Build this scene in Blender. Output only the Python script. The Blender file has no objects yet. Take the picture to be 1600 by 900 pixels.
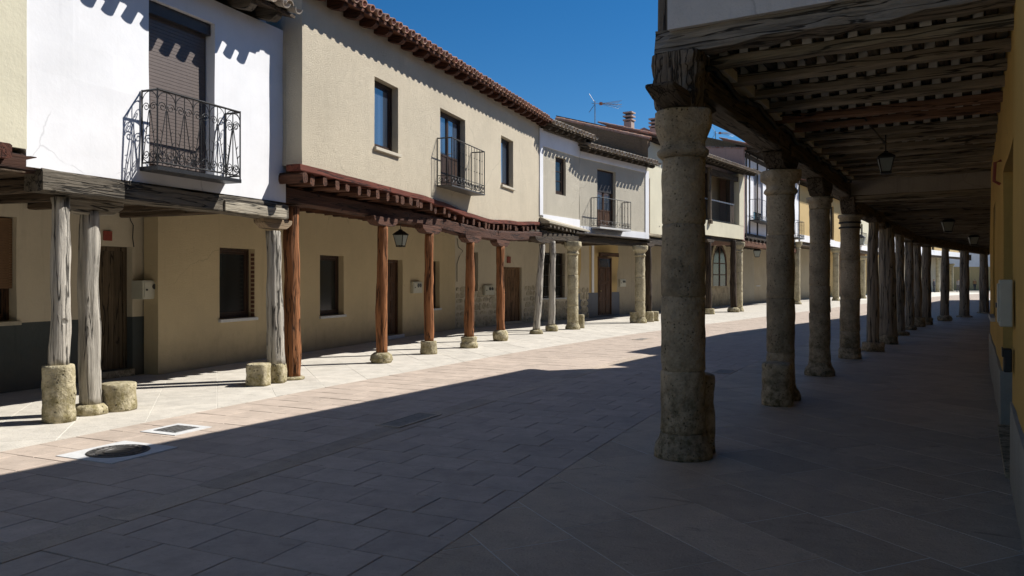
import bpy, math, random
from mathutils import Vector, Matrix, noise
random.seed(7)
R = math.radians
D = bpy.data
SC = bpy.context.scene
COL = SC.collection

# ------------------------------------------------------------------ camera
FPX, HOR, EYE = 1200.0, 437.0, 1.6          # focal length and horizon in photo pixels, eye height
cam = D.cameras.new('camera'); cam.sensor_width = 36; cam.lens = 36 * FPX / 1600
cam.shift_y = (HOR - 450) / 1600
cam.clip_end = 2000
camo = D.objects.new('camera', cam); COL.objects.link(camo)
camo.location = (0, 0, EYE); camo.rotation_euler = (R(90), 0, 0)
SC.camera = camo

# ------------------------------------------------------------------ light
SUN_AZ, SUN_EL = 70.6, 46.0                 # azimuth clockwise from the view axis (+Y)
w = D.worlds.new('World'); SC.world = w; w.use_nodes = True
nt = w.node_tree; bg = nt.nodes['Background']
sky = nt.nodes.new('ShaderNodeTexSky'); sky.sky_type = 'NISHITA'; sky.sun_disc = False
sky.sun_elevation = R(SUN_EL); sky.sun_rotation = R(SUN_AZ)
sky.altitude = 750; sky.air_density = 1.0; sky.dust_density = 0.05; sky.ozone_density = 5.0
hs = nt.nodes.new('ShaderNodeHueSaturation'); hs.inputs['Saturation'].default_value = 1.3
nt.links.new(sky.outputs[0], hs.inputs['Color']); nt.links.new(hs.outputs[0], bg.inputs[0]); bg.inputs[1].default_value = 0.068
sd = D.lights.new('sun', 'SUN'); sd.energy = 5.0; sd.angle = R(0.5); sd.color = (1.0, 0.965, 0.91)
so = D.objects.new('sun', sd); COL.objects.link(so)
sv = Vector((math.sin(R(SUN_AZ)) * math.cos(R(SUN_EL)), math.cos(R(SUN_AZ)) * math.cos(R(SUN_EL)), math.sin(R(SUN_EL))))
so.rotation_euler = sv.to_track_quat('Z', 'Y').to_euler(); so.location = (20, 5, 40)
vs = SC.view_settings; vs.view_transform = 'Standard'; vs.look = 'None'; vs.exposure = 0.5; vs.gamma = 1; vs.use_curve_mapping = False

# ------------------------------------------------------------------ materials
MATS = {}
def nodes_of(name, rough=0.85, spec=0.3):
    m = D.materials.new(name); m.use_nodes = True
    t = m.node_tree; b = t.nodes['Principled BSDF']
    b.inputs['Roughness'].default_value = rough; b.inputs['Specular IOR Level'].default_value = spec
    return m, t, b
def N(t, kind, **kw):
    n = t.nodes.new(kind)
    for k, v in kw.items():
        if k in n.inputs: n.inputs[k].default_value = v
        else: setattr(n, k, v)
    return n
def noise_at(t, vec, scale, detail=4, rough=0.6, dist=0.0):
    n = N(t, 'ShaderNodeTexNoise', Scale=scale, Detail=detail, Roughness=rough, Distortion=dist)
    t.links.new(vec, n.inputs['Vector']); return n.outputs['Fac']
def ramp(t, fac, stops):
    r = N(t, 'ShaderNodeValToRGB'); e = r.color_ramp.elements
    while len(e) < len(stops): e.new(0.5)
    for i, (p, c) in enumerate(stops): e[i].position = p; e[i].color = (*c, 1) if len(c) == 3 else c
    t.links.new(fac, r.inputs['Fac']); return r.outputs['Color']
def mixc(t, fac, a, b, mode='MIX'):
    n = N(t, 'ShaderNodeMix', data_type='RGBA', blend_type=mode)
    for sock, v in ((n.inputs[0], fac), (n.inputs[6], a), (n.inputs[7], b)):
        if isinstance(v, (int, float)): sock.default_value = v
        elif isinstance(v, tuple): sock.default_value = (*v, 1) if len(v) == 3 else v
        else: t.links.new(v, sock)
    return n.outputs[2]
def bump(t, b, h, strength=0.4, dist=0.02):
    n = N(t, 'ShaderNodeBump', Strength=strength, Distance=dist)
    t.links.new(h, n.inputs['Height'])
    prev = b.inputs['Normal'].links
    if prev: t.links.new(prev[0].from_socket, n.inputs['Normal'])
    t.links.new(n.outputs[0], b.inputs['Normal'])
def pos(t):
    return N(t, 'ShaderNodeNewGeometry').outputs['Position']
def axes(t, u, n, s):
    """position re-expressed along u, n, z and scaled"""
    p = pos(t); c = N(t, 'ShaderNodeCombineXYZ')
    for i, v in enumerate((u, n, (0, 0, 1))):
        d = N(t, 'ShaderNodeVectorMath', operation='DOT_PRODUCT'); t.links.new(p, d.inputs[0])
        d.inputs[1].default_value = tuple(x * s[i] for x in v); t.links.new(d.outputs['Value'], c.inputs[i])
    return c.outputs[0]
def sc(c, k): return tuple(min(1, x * k) for x in c)
def rnd_tint(t, col, amt=0.12):
    """per-object brightness variation"""
    oi = N(t, 'ShaderNodeObjectInfo'); mr = N(t, 'ShaderNodeMapRange')
    mr.inputs['To Min'].default_value = 1 - amt; mr.inputs['To Max'].default_value = 1 + amt
    t.links.new(oi.outputs['Random'], mr.inputs['Value'])
    n = N(t, 'ShaderNodeVectorMath', operation='SCALE'); t.links.new(col, n.inputs[0]); t.links.new(mr.outputs[0], n.inputs['Scale'])
    return n.outputs[0]

def plaster(name, col, grain=55, gs=0.5, stain=0.18, gd=0.012, dirt=(0.18, 0.15, 0.11)):
    if name in MATS: return MATS[name]
    m, t, b = nodes_of(name, 0.93, 0.15); p = pos(t)
    big = noise_at(t, p, 0.7, 5, 0.65); mid = noise_at(t, p, 5, 5, 0.65); fin = noise_at(t, p, grain, 3, 0.6)
    c = ramp(t, big, [(0.3, sc(col, 0.9)), (0.7, sc(col, 1.06))])
    c = mixc(t, mixv(t, mid, 0.55, 0.75, stain), c, sc(col, 0.72))
    stv = noise_at(t, axes(t, (1, 0, 0), (0, 1, 0), (7, 7, 0.45)), 1.0, 5, 0.7, 0.4)
    c = mixc(t, mixv(t, stv, 0.56, 0.74, 0.10 + stain * 0.9), c, sc(col, 0.62))
    ck = N(t, 'ShaderNodeTexVoronoi', feature='DISTANCE_TO_EDGE', Scale=0.32)
    wv = N(t, 'ShaderNodeVectorMath', operation='ADD'); t.links.new(p, wv.inputs[0])
    nz = N(t, 'ShaderNodeTexNoise', Scale=0.8, Detail=6); t.links.new(p, nz.inputs['Vector']); t.links.new(nz.outputs['Color'], wv.inputs[1]); t.links.new(wv.outputs[0], ck.inputs['Vector'])
    cg = N(t, 'ShaderNodeMath', operation='MULTIPLY'); t.links.new(mixv(t, ck.outputs['Distance'], 0.004, 0.0008, 0.32), cg.inputs[0]); t.links.new(mixv(t, big, 0.5, 0.56, 1.0), cg.inputs[1])
    c = mixc(t, cg.outputs[0], c, sc(col, 0.4))
    # dirt creeping up from the ground, ragged
    sx = N(t, 'ShaderNodeSeparateXYZ'); t.links.new(p, sx.inputs[0])
    ad = N(t, 'ShaderNodeMath', operation='ADD'); t.links.new(sx.outputs[2], ad.inputs[0])
    ml = N(t, 'ShaderNodeMath', operation='MULTIPLY'); t.links.new(mid, ml.inputs[0]); ml.inputs[1].default_value = -0.7
    t.links.new(ml.outputs[0], ad.inputs[1])
    mr = N(t, 'ShaderNodeMapRange'); mr.inputs['From Min'].default_value = -0.35; mr.inputs['From Max'].default_value = 0.25
    mr.inputs['To Min'].default_value = 0.35; mr.inputs['To Max'].default_value = 0.0
    t.links.new(ad.outputs[0], mr.inputs['Value'])
    c = mixc(t, mr.outputs[0], c, dirt)
    t.links.new(c, b.inputs['Base Color'])
    bump(t, b, fin, gs, gd); bump(t, b, mid, min(0.3, gs), 0.03)
    MATS[name] = m; return m
def mixv(t, fac, lo, hi, amt):
    mr = N(t, 'ShaderNodeMapRange'); mr.inputs['From Min'].default_value = lo; mr.inputs['From Max'].default_value = hi
    mr.inputs['To Min'].default_value = 0; mr.inputs['To Max'].default_value = amt
    t.links.new(fac, mr.inputs['Value']); return mr.outputs[0]
def wood(name, col, ang=None, across=False, dark=0.45, bs=0.6, rough=0.8, tint=0.15):
    """grain vertical (ang None), along the street direction, or across it"""
    if name in MATS: return MATS[name]
    m, t, b = nodes_of(name, rough, 0.25)
    a = R(ang or 0); u = (math.sin(a), math.cos(a), 0); n = (math.cos(a), -math.sin(a), 0)
    if ang is None: s = (22, 22, 1.3)
    elif across: s = (22, 1.3, 22)
    else: s = (1.3, 22, 22)
    v = axes(t, u, n, s); g = noise_at(t, v, 1.0, 6, 0.7, 0.6)
    p = pos(t); big = noise_at(t, p, 1.6, 4, 0.6)
    c = ramp(t, g, [(0.28, sc(col, dark)), (0.52, col), (0.75, sc(col, 1.35))])
    c = mixc(t, mixv(t, big, 0.45, 0.7, 0.5), c, sc(col, 0.62))
    sv_ = axes(t, u, n, tuple((0.45 if x < 2 else 9) for x in s)); g2 = noise_at(t, sv_, 1.0, 3, 0.6, 0.3)
    ab = N(t, 'ShaderNodeMath', operation='SUBTRACT'); t.links.new(g2, ab.inputs[0]); ab.inputs[1].default_value = 0.5
    a2 = N(t, 'ShaderNodeMath', operation='ABSOLUTE'); t.links.new(ab.outputs[0], a2.inputs[0]); sp_ = mixv(t, a2.outputs[0], 0.022, 0.008, 1.0)
    kn = N(t, 'ShaderNodeTexVoronoi', Scale=2.4); t.links.new(p, kn.inputs['Vector']); kn_ = mixv(t, kn.outputs['Distance'], 0.10, 0.05, 0.8)
    mx = N(t, 'ShaderNodeMath', operation='MAXIMUM'); t.links.new(sp_, mx.inputs[0]); t.links.new(kn_, mx.inputs[1])
    c = mixc(t, mx.outputs[0], c, sc(col, 0.18))
    c = rnd_tint(t, c, tint)
    t.links.new(c, b.inputs['Base Color'])
    iv = N(t, 'ShaderNodeMath', operation='SUBTRACT'); iv.inputs[0].default_value = 1.0; t.links.new(mx.outputs[0], iv.inputs[1])
    bump(t, b, g, bs, 0.03); bump(t, b, iv.outputs[0], bs, 0.02)
    MATS[name] = m; return m
def stone(name, col, moss=(0.10, 0.10, 0.045), pit=38, bs=0.7, mossh=0.9, dark=0.55, tint=0.1):
    if name in MATS: return MATS[name]
    m, t, b = nodes_of(name, 0.95, 0.15); p = pos(t)
    big = noise_at(t, p, 3.2, 6, 0.7); fin = noise_at(t, p, pit, 4, 0.7)
    vo = N(t, 'ShaderNodeTexVoronoi', Scale=pit * 0.55); t.links.new(p, vo.inputs['Vector'])
    c = ramp(t, big, [(0.3, sc(col, dark)), (0.5, col), (0.72, sc(col, 1.25))])
    c = mixc(t, mixv(t, fin, 0.52, 0.72, 0.55), c, sc(col, 0.5))
    pt = N(t, 'ShaderNodeTexVoronoi', Scale=pit * 0.8); t.links.new(p, pt.inputs['Vector'])
    gate = N(t, 'ShaderNodeMath', operation='MULTIPLY'); t.links.new(mixv(t, pt.outputs['Distance'], 0.30, 0.12, 1.0), gate.inputs[0]); t.links.new(mixv(t, noise_at(t, p, 7, 3, 0.6), 0.45, 0.6, 1.0), gate.inputs[1])
    c = mixc(t, gate.outputs[0], c, sc(col, 0.22))
    sx = N(t, 'ShaderNodeSeparateXYZ'); t.links.new(p, sx.inputs[0])
    mh = N(t, 'ShaderNodeMapRange'); mh.inputs['From Min'].default_value = 0; mh.inputs['From Max'].default_value = mossh
    mh.inputs['To Min'].default_value = 0.9; mh.inputs['To Max'].default_value = 0.12; t.links.new(sx.outputs[2], mh.inputs['Value'])
    mm = N(t, 'ShaderNodeMath', operation='MULTIPLY'); t.links.new(mh.outputs[0], mm.inputs[0]); t.links.new(mixv(t, noise_at(t, p, 9, 5, 0.75), 0.42, 0.62, 1.0), mm.inputs[1])
    c = mixc(t, mm.outputs[0], c, moss)
    c = rnd_tint(t, c, tint)
    t.links.new(c, b.inputs['Base Color'])
    inv = N(t, 'ShaderNodeMath', operation='SUBTRACT'); inv.inputs[0].default_value = 1.0; t.links.new(gate.outputs[0], inv.inputs[1])
    bump(t, b, vo.outputs['Distance'], bs * 0.5, 0.02); bump(t, b, fin, bs, 0.02); bump(t, b, big, 0.5, 0.05); bump(t, b, inv.outputs[0], 0.8, 0.02)
    MATS[name] = m; return m
def paving(name, col, tint=0.12, vein=0.3, rough=0.75, spec=0.3, bs=0.25, mottle=4.0, spots=0.35):
    if name in MATS: return MATS[name]
    m, t, b = nodes_of(name, rough, spec); p = pos(t)
    a = noise_at(t, p, mottle, 5, 0.7); f = noise_at(t, p, 60, 3, 0.6); g = noise_at(t, p, 0.5, 3, 0.6)
    c = ramp(t, a, [(0.3, sc(col, 0.82)), (0.7, sc(col, 1.12))])
    c = mixc(t, mixv(t, f, 0.55, 0.75, vein), c, sc(col, 0.6))
    c = mixc(t, mixv(t, g, 0.5, 0.75, 0.35), c, sc(col, 0.78))
    st = N(t, 'ShaderNodeTexVoronoi', Scale=2.3); t.links.new(p, st.inputs['Vector'])
    c = mixc(t, mixv(t, noise_at(t, p, 14, 4, 0.8), 0.60, 0.70, 0.5), c, sc(col, 0.5))
    sk = noise_at(t, axes(t, (0.92, -0.39, 0), (0.39, 0.92, 0), (2.2, 14, 1)), 1.0, 6, 0.75, 0.8)
    c = mixc(t, mixv(t, sk, 0.60, 0.68, vein), c, sc(col, 0.45)); bump(t, b, sk, bs, 0.01)
    # dark stains and pale scuffs of irregular shape
    c = mixc(t, mixv(t, noise_at(t, p, 1.1, 6, 0.75, 0.6), 0.56, 0.70, spots), c, sc(col, 0.5))
    c = mixc(t, mixv(t, noise_at(t, p, 3.3, 7, 0.8, 1.2), 0.62, 0.68, spots), c, sc(col, 1.45))
    gum = N(t, 'ShaderNodeTexVoronoi', Scale=3.1); t.links.new(p, gum.inputs['Vector'])
    c = mixc(t, mixv(t, gum.outputs['Distance'], 0.06, 0.045, 0.5), c, sc(col, 0.5))
    c = rnd_tint(t, c, tint)
    t.links.new(c, b.inputs['Base Color']); bump(t, b, f, bs, 0.008); bump(t, b, a, bs, 0.02)
    rr = N(t, 'ShaderNodeMapRange'); rr.inputs['To Min'].default_value = rough - 0.12; rr.inputs['To Max'].default_value = min(1, rough + 0.15)
    t.links.new(a, rr.inputs['Value']); t.links.new(rr.outputs[0], b.inputs['Roughness'])
    MATS[name] = m; return m
def plain(name, col, rough=0.6, metal=0.0, spec=0.4, var=0.15, sca=12):
    if name in MATS: return MATS[name]
    m, t, b = nodes_of(name, rough, spec); b.inputs['Metallic'].default_value = metal
    a = noise_at(t, pos(t), sca, 4, 0.65)
    t.links.new(ramp(t, a, [(0.3, sc(col, 1 - var)), (0.7, sc(col, 1 + var))]), b.inputs['Base Color'])
    bump(t, b, a, 0.15, 0.01)
    MATS[name] = m; return m
def glass(name, col=(0.03, 0.045, 0.07), rough=0.04):  # bluish default col paints the reflected sky into the base colour
    if name in MATS: return MATS[name]
    m, t, b = nodes_of(name, rough, 1.0); b.inputs['Coat Weight'].default_value = 1.0; b.inputs['Coat Roughness'].default_value = rough
    a = noise_at(t, axes(t, (1, 0, 0), (0, 1, 0), (3, 3, 0.4)), 1.0, 2, 0.5)
    t.links.new(ramp(t, a, [(0.35, sc(col, 0.6)), (0.7, sc(col, 2.2))]), b.inputs['Base Color'])
    bump(t, b, noise_at(t, pos(t), 1.7, 1, 0.5), 0.02, 0.02)
    MATS[name] = m; return m
def lampglass():
    if 'lantern_glass' in MATS: return MATS['lantern_glass']
    m, t, b = nodes_of('lantern_glass', 0.35, 0.5); b.inputs['Base Color'].default_value = (0.42, 0.47, 0.45, 1)
    b.inputs['Transmission Weight'].default_value = 0.45
    MATS['lantern_glass'] = m; return m
def tilemat(name, col, grey=0.35, gcol=(0.33, 0.30, 0.25)):
    if name in MATS: return MATS[name]
    m, t, b = nodes_of(name, 0.9, 0.2); p = pos(t)
    a = noise_at(t, p, 9, 5, 0.75); c = ramp(t, noise_at(t, p, 2.6, 3, 0.6), [(0.35, sc(col, 0.7)), (0.5, col), (0.7, sc(col, 1.3))])
    c = mixc(t, mixv(t, a, 0.5 - grey * 0.3, 0.62, 0.9 * min(1, grey * 2)), c, gcol)
    c = rnd_tint(t, c, 0.2); t.links.new(c, b.inputs['Base Color']); bump(t, b, a, 0.5, 0.02)
    MATS[name] = m; return m

# ------------------------------------------------------------------ mesh helpers
class Fr:
    """facade frame: s runs along the street (away from the camera), d outwards to the right, z up"""
    def __init__(f, O, ang):
        f.O = O; f.ang = ang; a = R(ang); f.u = (math.sin(a), math.cos(a)); f.n = (math.cos(a), -math.sin(a))
    def P(f, s, d, z): return Vector((f.O[0] + f.u[0] * s + f.n[0] * d, f.O[1] + f.u[1] * s + f.n[1] * d, z))
    def s(f, x, d=0.0):
        k = (x - 800) / FPX; ox = f.O[0] + f.n[0] * d; oy = f.O[1] + f.n[1] * d
        return (k * oy - ox) / (f.u[0] - k * f.u[1])
    def z(f, x, y, d=0.0):
        return EYE + (HOR - y) / FPX * f.P(f.s(x, d), d, 0).y
    def inv(f, p): v = (p[0] - f.O[0], p[1] - f.O[1]); return v[0] * f.u[0] + v[1] * f.u[1], v[0] * f.n[0] + v[1] * f.n[1]
def between(a, b):
    f = Fr(a, math.degrees(math.atan2(b[0] - a[0], b[1] - a[1]))); f.L = math.hypot(b[0] - a[0], b[1] - a[1]); return f
def ground(x, y):
    Z = EYE * FPX / (y - HOR); return Vector(((x - 800) / FPX * Z, Z, 0))
W0 = Fr((0, 0), 0)      # world frame: s = y, d = x

class MB:
    def __init__(m): m.v = []; m.f = []; m.mi = []; m.sm = False
    def add(m, vs, fs, mi=0):
        o = len(m.v); m.v += [Vector(v) for v in vs]; m.f += [tuple(i + o for i in f) for f in fs]; m.mi += [mi] * len(fs); return m
    def hexa(m, p, mi=0):
        return m.add(p, [(0, 3, 2, 1), (4, 5, 6, 7), (0, 1, 5, 4), (1, 2, 6, 5), (2, 3, 7, 6), (3, 0, 4, 7)], mi)
    def box(m, F, s0, s1, d0, d1, z0, z1, mi=0, j=0.0, ch=0.0):
        q = lambda: random.uniform(-j, j)
        pts = [F.P(s + q(), d + q(), z + q()) for z in (z0, z1) for s, d in ((s0, d0), (s1, d0), (s1, d1), (s0, d1))]
        # orientation: s x d must be right handed for outward normals
        pts = [pts[i] for i in (0, 3, 2, 1, 4, 7, 6, 5)]
        return m.hexa(pts, mi)
    def rough_beam(m, a, b, wx, wz, seg=8, amp=0.012, seed=0, up=Vector((0, 0, 1)), ch=0.25, bend=0.0):
        """beam from a to b (centre line) with chamfered uneven section"""
        a = Vector(a); b = Vector(b); ax = (b - a).normalized(); sd = ax.cross(up).normalized(); u2 = sd.cross(ax)
        prof = [(-1, -1 + ch), (-1 + ch, -1), (1 - ch, -1), (1, -1 + ch), (1, 1 - ch), (1 - ch, 1), (-1 + ch, 1), (-1, 1 - ch)]
        rings = []
        for i in range(seg + 1):
            t = i / seg; c = a.lerp(b, t) - up * bend * math.sin(math.pi * t); r = []
            for k, (px, pz) in enumerate(prof):
                e = noise.noise(Vector((t * seg * 0.9 + seed * 7.3, k * 1.7, seed))) * amp
                r.append(c + sd * (px * (wx / 2 + e)) + u2 * (pz * (wz / 2 + e)))
            rings.append(r)
        return m.loft(rings)
    def loft(m, rings, cap=True, mi=0):
        n = len(rings[0]); vs = [v for r in rings for v in r]; fs = []
        for i in range(len(rings) - 1):
            for k in range(n):
                k2 = (k + 1) % n; fs.append((i * n + k, i * n + k2, (i + 1) * n + k2, (i + 1) * n + k))
        if cap: fs.append(tuple(reversed(range(n)))); fs.append(tuple((len(rings) - 1) * n + k for k in range(n)))
        return m.add(vs, fs, mi)
    def lathe(m, c, prof, n=20, amp=0.0, freq=5.0, seed=0, lean=(0, 0), sub=0.0, sq=0.0, flute=0.0, rot=0.0):
        """prof: list of (z, r); optional noise and lean of the axis"""
        if sub:
            q = []
            for (za, ra), (zb, rb) in zip(prof, prof[1:]):
                k = max(1, int(abs(zb - za) / sub))
                q += [(za + (zb - za) * i / k, ra + (rb - ra) * i / k) for i in range(k)]
            prof = q + [prof[-1]]
        z0, z1 = prof[0][0], prof[-1][0]; rings = []
        for z, r in prof:
            t = (z - z0) / max(1e-6, z1 - z0); ring = []
            cx = c[0] + lean[0] * t; cy = c[1] + lean[1] * t
            if amp: cx += noise.noise(Vector((z * 1.1, seed, 3))) * amp * .5; cy += noise.noise(Vector((z * 1.1, seed, 9))) * amp * .5
            for k in range(n):
                a = 2 * math.pi * k / n; rr = r
                if sq:
                    cs = max(abs(math.cos(a + rot)), abs(math.sin(a + rot))); rr = r * ((1 - sq) + sq / cs)
                if amp:
                    v = Vector((math.cos(a) * r * freq + seed * 3.1, math.sin(a) * r * freq, z * freq * (0.25 if flute else 1)))
                    rr += noise.fractal(v, 1.0, 2.0, 3) * amp
                    if flute: rr += noise.noise(Vector((math.cos(a) * 4, math.sin(a) * 4, z * 0.5 + seed))) * flute
                ring.append(Vector((cx + rr * math.cos(a), cy + rr * math.sin(a), c[2] + z if len(c) > 2 else z)))
            rings.append(ring)
        return m.loft(rings)
    def tube(m, pts, r, n=6, closed=False):
        pts = [Vector(p) for p in pts]; rings = []
        for i, p in enumerate(pts):
            a = pts[max(0, i - 1)]; b = pts[min(len(pts) - 1, i + 1)]
            ax = (b - a); ax = ax.normalized() if ax.length > 1e-9 else Vector((0, 0, 1))
            h = Vector((0, 0, 1)) if abs(ax.z) < 0.9 else Vector((1, 0, 0))
            x = ax.cross(h).normalized(); y = x.cross(ax)
            rr = r[i] if isinstance(r, (list, tuple)) else r
            rings.append([p + x * rr * math.cos(2 * math.pi * k / n) + y * rr * math.sin(2 * math.pi * k / n) for k in range(n)])
        return m.loft(rings)

WL = {}
def link(name, data, parent=None, loc=(0, 0, 0)):
    o = D.objects.new(name, data); COL.objects.link(o); loc = Vector(loc); WL[o.name] = loc
    if parent is not None: o.parent = parent; o.location = loc - WL[parent.name]
    else: o.location = loc
    return o
def build(name, mb, mat, parent=None, smooth=False, bevel=0.0, origin=None):
    vs = mb.v
    if origin is None:
        lo = [min(v[i] for v in vs) for i in range(3)]; hi = [max(v[i] for v in vs) for i in range(3)]
        origin = Vector(((lo[0] + hi[0]) / 2, (lo[1] + hi[1]) / 2, lo[2]))
    me = D.meshes.new(name); me.from_pydata([v - origin for v in vs], [], mb.f); me.update()
    for mm in (mat if isinstance(mat, (list, tuple)) else [mat]): me.materials.append(mm)
    if any(mb.mi): me.polygons.foreach_set('material_index', mb.mi)
    if smooth: me.polygons.foreach_set('use_smooth', [True] * len(me.polygons))
    o = link(name, me, parent, origin)
    if bevel:
        b = o.modifiers.new('bevel', 'BEVEL'); b.width = bevel; b.segments = 2; b.limit_method = 'ANGLE'
    return o
def tag(o, label, cat=None, group=None, kind=None):
    if label: o['label'] = label
    if cat: o['category'] = cat
    if group: o['group'] = group
    if kind: o['kind'] = kind
    return o
def thing(name, label, cat, loc, group=None): return tag(link(name, None, None, loc), label, cat, group)
def B(*a, **k): return MB().box(*a, **k)

def wall(F, s0, s1, z0, z1, d, th, holes=(), wob=0.008, step=0.45, seed=0, zlow=None, zhigh=None):
    """wall slab with rectangular holes (s0,s1,z0,z1), slightly wavy face, reveals"""
    def cuts(a, b, ex):
        e = sorted({a, b, *[x for x in ex if a < x < b]}); out = []
        for p, q in zip(e, e[1:]):
            k = max(1, int((q - p) / step)); out += [p + (q - p) * i / k for i in range(k)]
        return out + [e[-1]]
    S = cuts(s0, s1, [h for o in holes for h in o[:2]]); Zs = cuts(z0, z1, [h for o in holes for h in o[2:4]])
    m = MB(); idx = {}
    def V(i, k, back):
        key = (i, k, back)
        if key not in idx:
            s, z = S[i], Zs[k]; e = 0 if back else noise.noise(Vector((s * 0.9 + seed * 5, z * 0.9, seed))) * wob
            zz = z
            if zlow and k == 0: zz = zlow(s)
            if zhigh and k == len(Zs) - 1: zz = zhigh(s)
            idx[key] = len(m.v); m.v.append(F.P(s, d + (-th if back else e), zz))
        return idx[key]
    def inh(i, k):
        if i < 0 or k < 0 or i >= len(S) - 1 or k >= len(Zs) - 1: return True
        cs, cz = (S[i] + S[i + 1]) / 2, (Zs[k] + Zs[k + 1]) / 2
        return any(h[0] < cs < h[1] and h[2] < cz < h[3] for h in holes)
    for i in range(len(S) - 1):
        for k in range(len(Zs) - 1):
            if inh(i, k): continue
            a, b, c, e = (i, k), (i + 1, k), (i + 1, k + 1), (i, k + 1)
            m.f.append(tuple(V(*q, False) for q in (a, b, c, e))[::1]); m.f.append(tuple(V(*q, True) for q in (a, e, c, b)))
            if inh(i - 1, k): m.f.append((V(*a, False), V(*e, False), V(*e, True), V(*a, True)))
            if inh(i + 1, k): m.f.append((V(*b, False), V(*b, True), V(*c, True), V(*c, False)))
            if inh(i, k - 1): m.f.append((V(*a, False), V(*a, True), V(*b, True), V(*b, False)))
            if inh(i, k + 1): m.f.append((V(*e, False), V(*c, False), V(*c, True), V(*e, True)))
    m.mi = [0] * len(m.f)
    return m

def tile_mesh(rad=0.085, ln=0.45, taper=0.8, th=0.014, up=True, n=7):
    """half-round clay tile along +Y, closed shell"""
    m = MB(); rings = []
    for y, k in ((0, 1.0), (ln, taper)):
        ring = []
        for rr in (rad * k, rad * k - th):
            seq = range(n + 1) if rr == rad * k else range(n, -1, -1)
            for i in seq:
                a = math.pi * i / n; z = rr * math.sin(a) * (1 if up else -1)
                ring.append(Vector((rr * math.cos(a), y, z + (0 if up else rad))))
        rings.append(ring if up else ring[::-1])
    rings = [list(reversed(r)) for r in rings]
    m.loft(rings); return m
def add_tiles(m, F, s, d, z, slope, t, jit=0.0):
    M = tile_matrix(F, s, d, z, slope, jit)
    o = len(m.v); m.v += [M @ v for v in t.v]; m.f += [tuple(i + o for i in f) for f in t.f]; m.mi += t.mi
def tile_matrix(F, s, d, z, slope, jit=0.0):
    a = math.atan(slope); j = random.uniform(-jit, jit)
    u = Vector((*F.u, 0)); y = Vector((-F.n[0], -F.n[1], 0)) * math.cos(a) + Vector((0, 0, math.sin(a)))
    y = (y + u * j).normalized(); x = y.cross(Vector((0, 0, 1)).lerp(Vector((F.n[0], F.n[1], 0)), math.sin(a) * .7)).normalized(); zz = x.cross(y)
    M = Matrix((x, y, zz)).transposed().to_4x4(); M.translation = F.P(s, d, z); return M
TILE_UP, TILE_DN = tile_mesh(), tile_mesh(up=False)

def roof(house, F, s0, s1, ze, oh, slope, depth, mats, rafter=0.5, rsec=(0.11, 0.13), rlen=0.9, pitch=0.25, field=True, parts=True, board=0.05, proj=0.12, rows=None, jit=0.03, tilt=0.0):
    """roof slab (part) with rafter tails, an eave row of separate tiles and the tile field behind"""
    tm, bm, rm = mats; m = MB()
    zr = ze + (oh + depth) * slope
    P = F.P
    e1 = tilt * (s1 - s0)
    pts = [P(s0, oh, ze - board), P(s0, -depth, zr - board), P(s1, -depth, zr + e1 - board), P(s1, oh, ze + e1 - board),
           P(s0, oh, ze), P(s0, -depth, zr), P(s1, -depth, zr + e1), P(s1, oh, ze + e1)]
    m.hexa([pts[i] for i in (0, 3, 2, 1, 4, 7, 6, 5)])
    ro = build('roof', m, bm, house)
    k = max(2, int(round((s1 - s0) / rafter)))
    for i in range(k):
        s = s0 + (i + 0.5) * (s1 - s0) / k + random.uniform(-.02, .02); hw = rsec[0] / 2
        zt0 = ze + tilt * (s - s0) - board - 0.004; zt1 = zt0 + rlen * slope; x0, x1 = oh - 0.06, oh - 0.06 - rlen
        zt0 += 0.06 * slope; zt1 += 0.06 * slope
        r = MB()
        sec = [(x0, zt0), (x0, zt0 - rsec[1] * .35), (x0 - .05, zt0 - rsec[1] * .6), (x0 - .10, zt0 - rsec[1] * .95 + .1 * slope), (x0 - .2, zt0 - rsec[1] + .2 * slope), (x1, zt1 - rsec[1]), (x1, zt1)]
        r.loft([[P(s - hw, a, b) for a, b in sec], [P(s + hw, a, b) for a, b in sec]])
        build('rafter', r, rm, house)
    nt_ = max(2, int((s1 - s0) / pitch)); ps = (s1 - s0) / nt_
    if parts:
        up = D.meshes.new('roof_tile'); t = TILE_UP; up.from_pydata(t.v, [], t.f); up.materials.append(tm)
        dn = D.meshes.new('roof_tile'); t = TILE_DN; dn.from_pydata(t.v, [], t.f); dn.materials.append(tm)
        for i in range(nt_):
            s = s0 + (i + 0.5) * ps
            for me, ds, dd, dz in ((dn, 0, proj, 0.002), (up, ps / 2, proj - 0.05 + random.uniform(-.02, .02), 0.075)):
                if ds and i == nt_ - 1: continue
                o = D.objects.new('roof_tile', me); COL.objects.link(o); o.parent = ro
                M = tile_matrix(F, s + ds, oh + dd, ze + tilt * (s - s0) + dz - dd * slope, slope, jit); M.translation -= WL[ro.name]; o.matrix_basis = M
    if field:
        m = MB(); nr = rows or int((depth + oh) / 0.36)
        for r_ in range(1 if parts else 0, nr):
            d = oh + proj - 0.36 * r_
            for i in range(nt_):
                s = s0 + (i + 0.5) * ps
                if r_ < 3: add_tiles(m, F, s, d, ze + tilt * (s - s0) + 0.004 + (oh - d) * slope, slope, TILE_DN, jit)
                if i < nt_ - 1: add_tiles(m, F, s + ps / 2, d, ze + tilt * (s - s0) + 0.075 + (oh - d) * slope + random.uniform(0, .015), slope, TILE_UP, jit)
        tag(build('tile_field', m, tm, ro), None, kind='stuff')
    return ro

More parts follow.
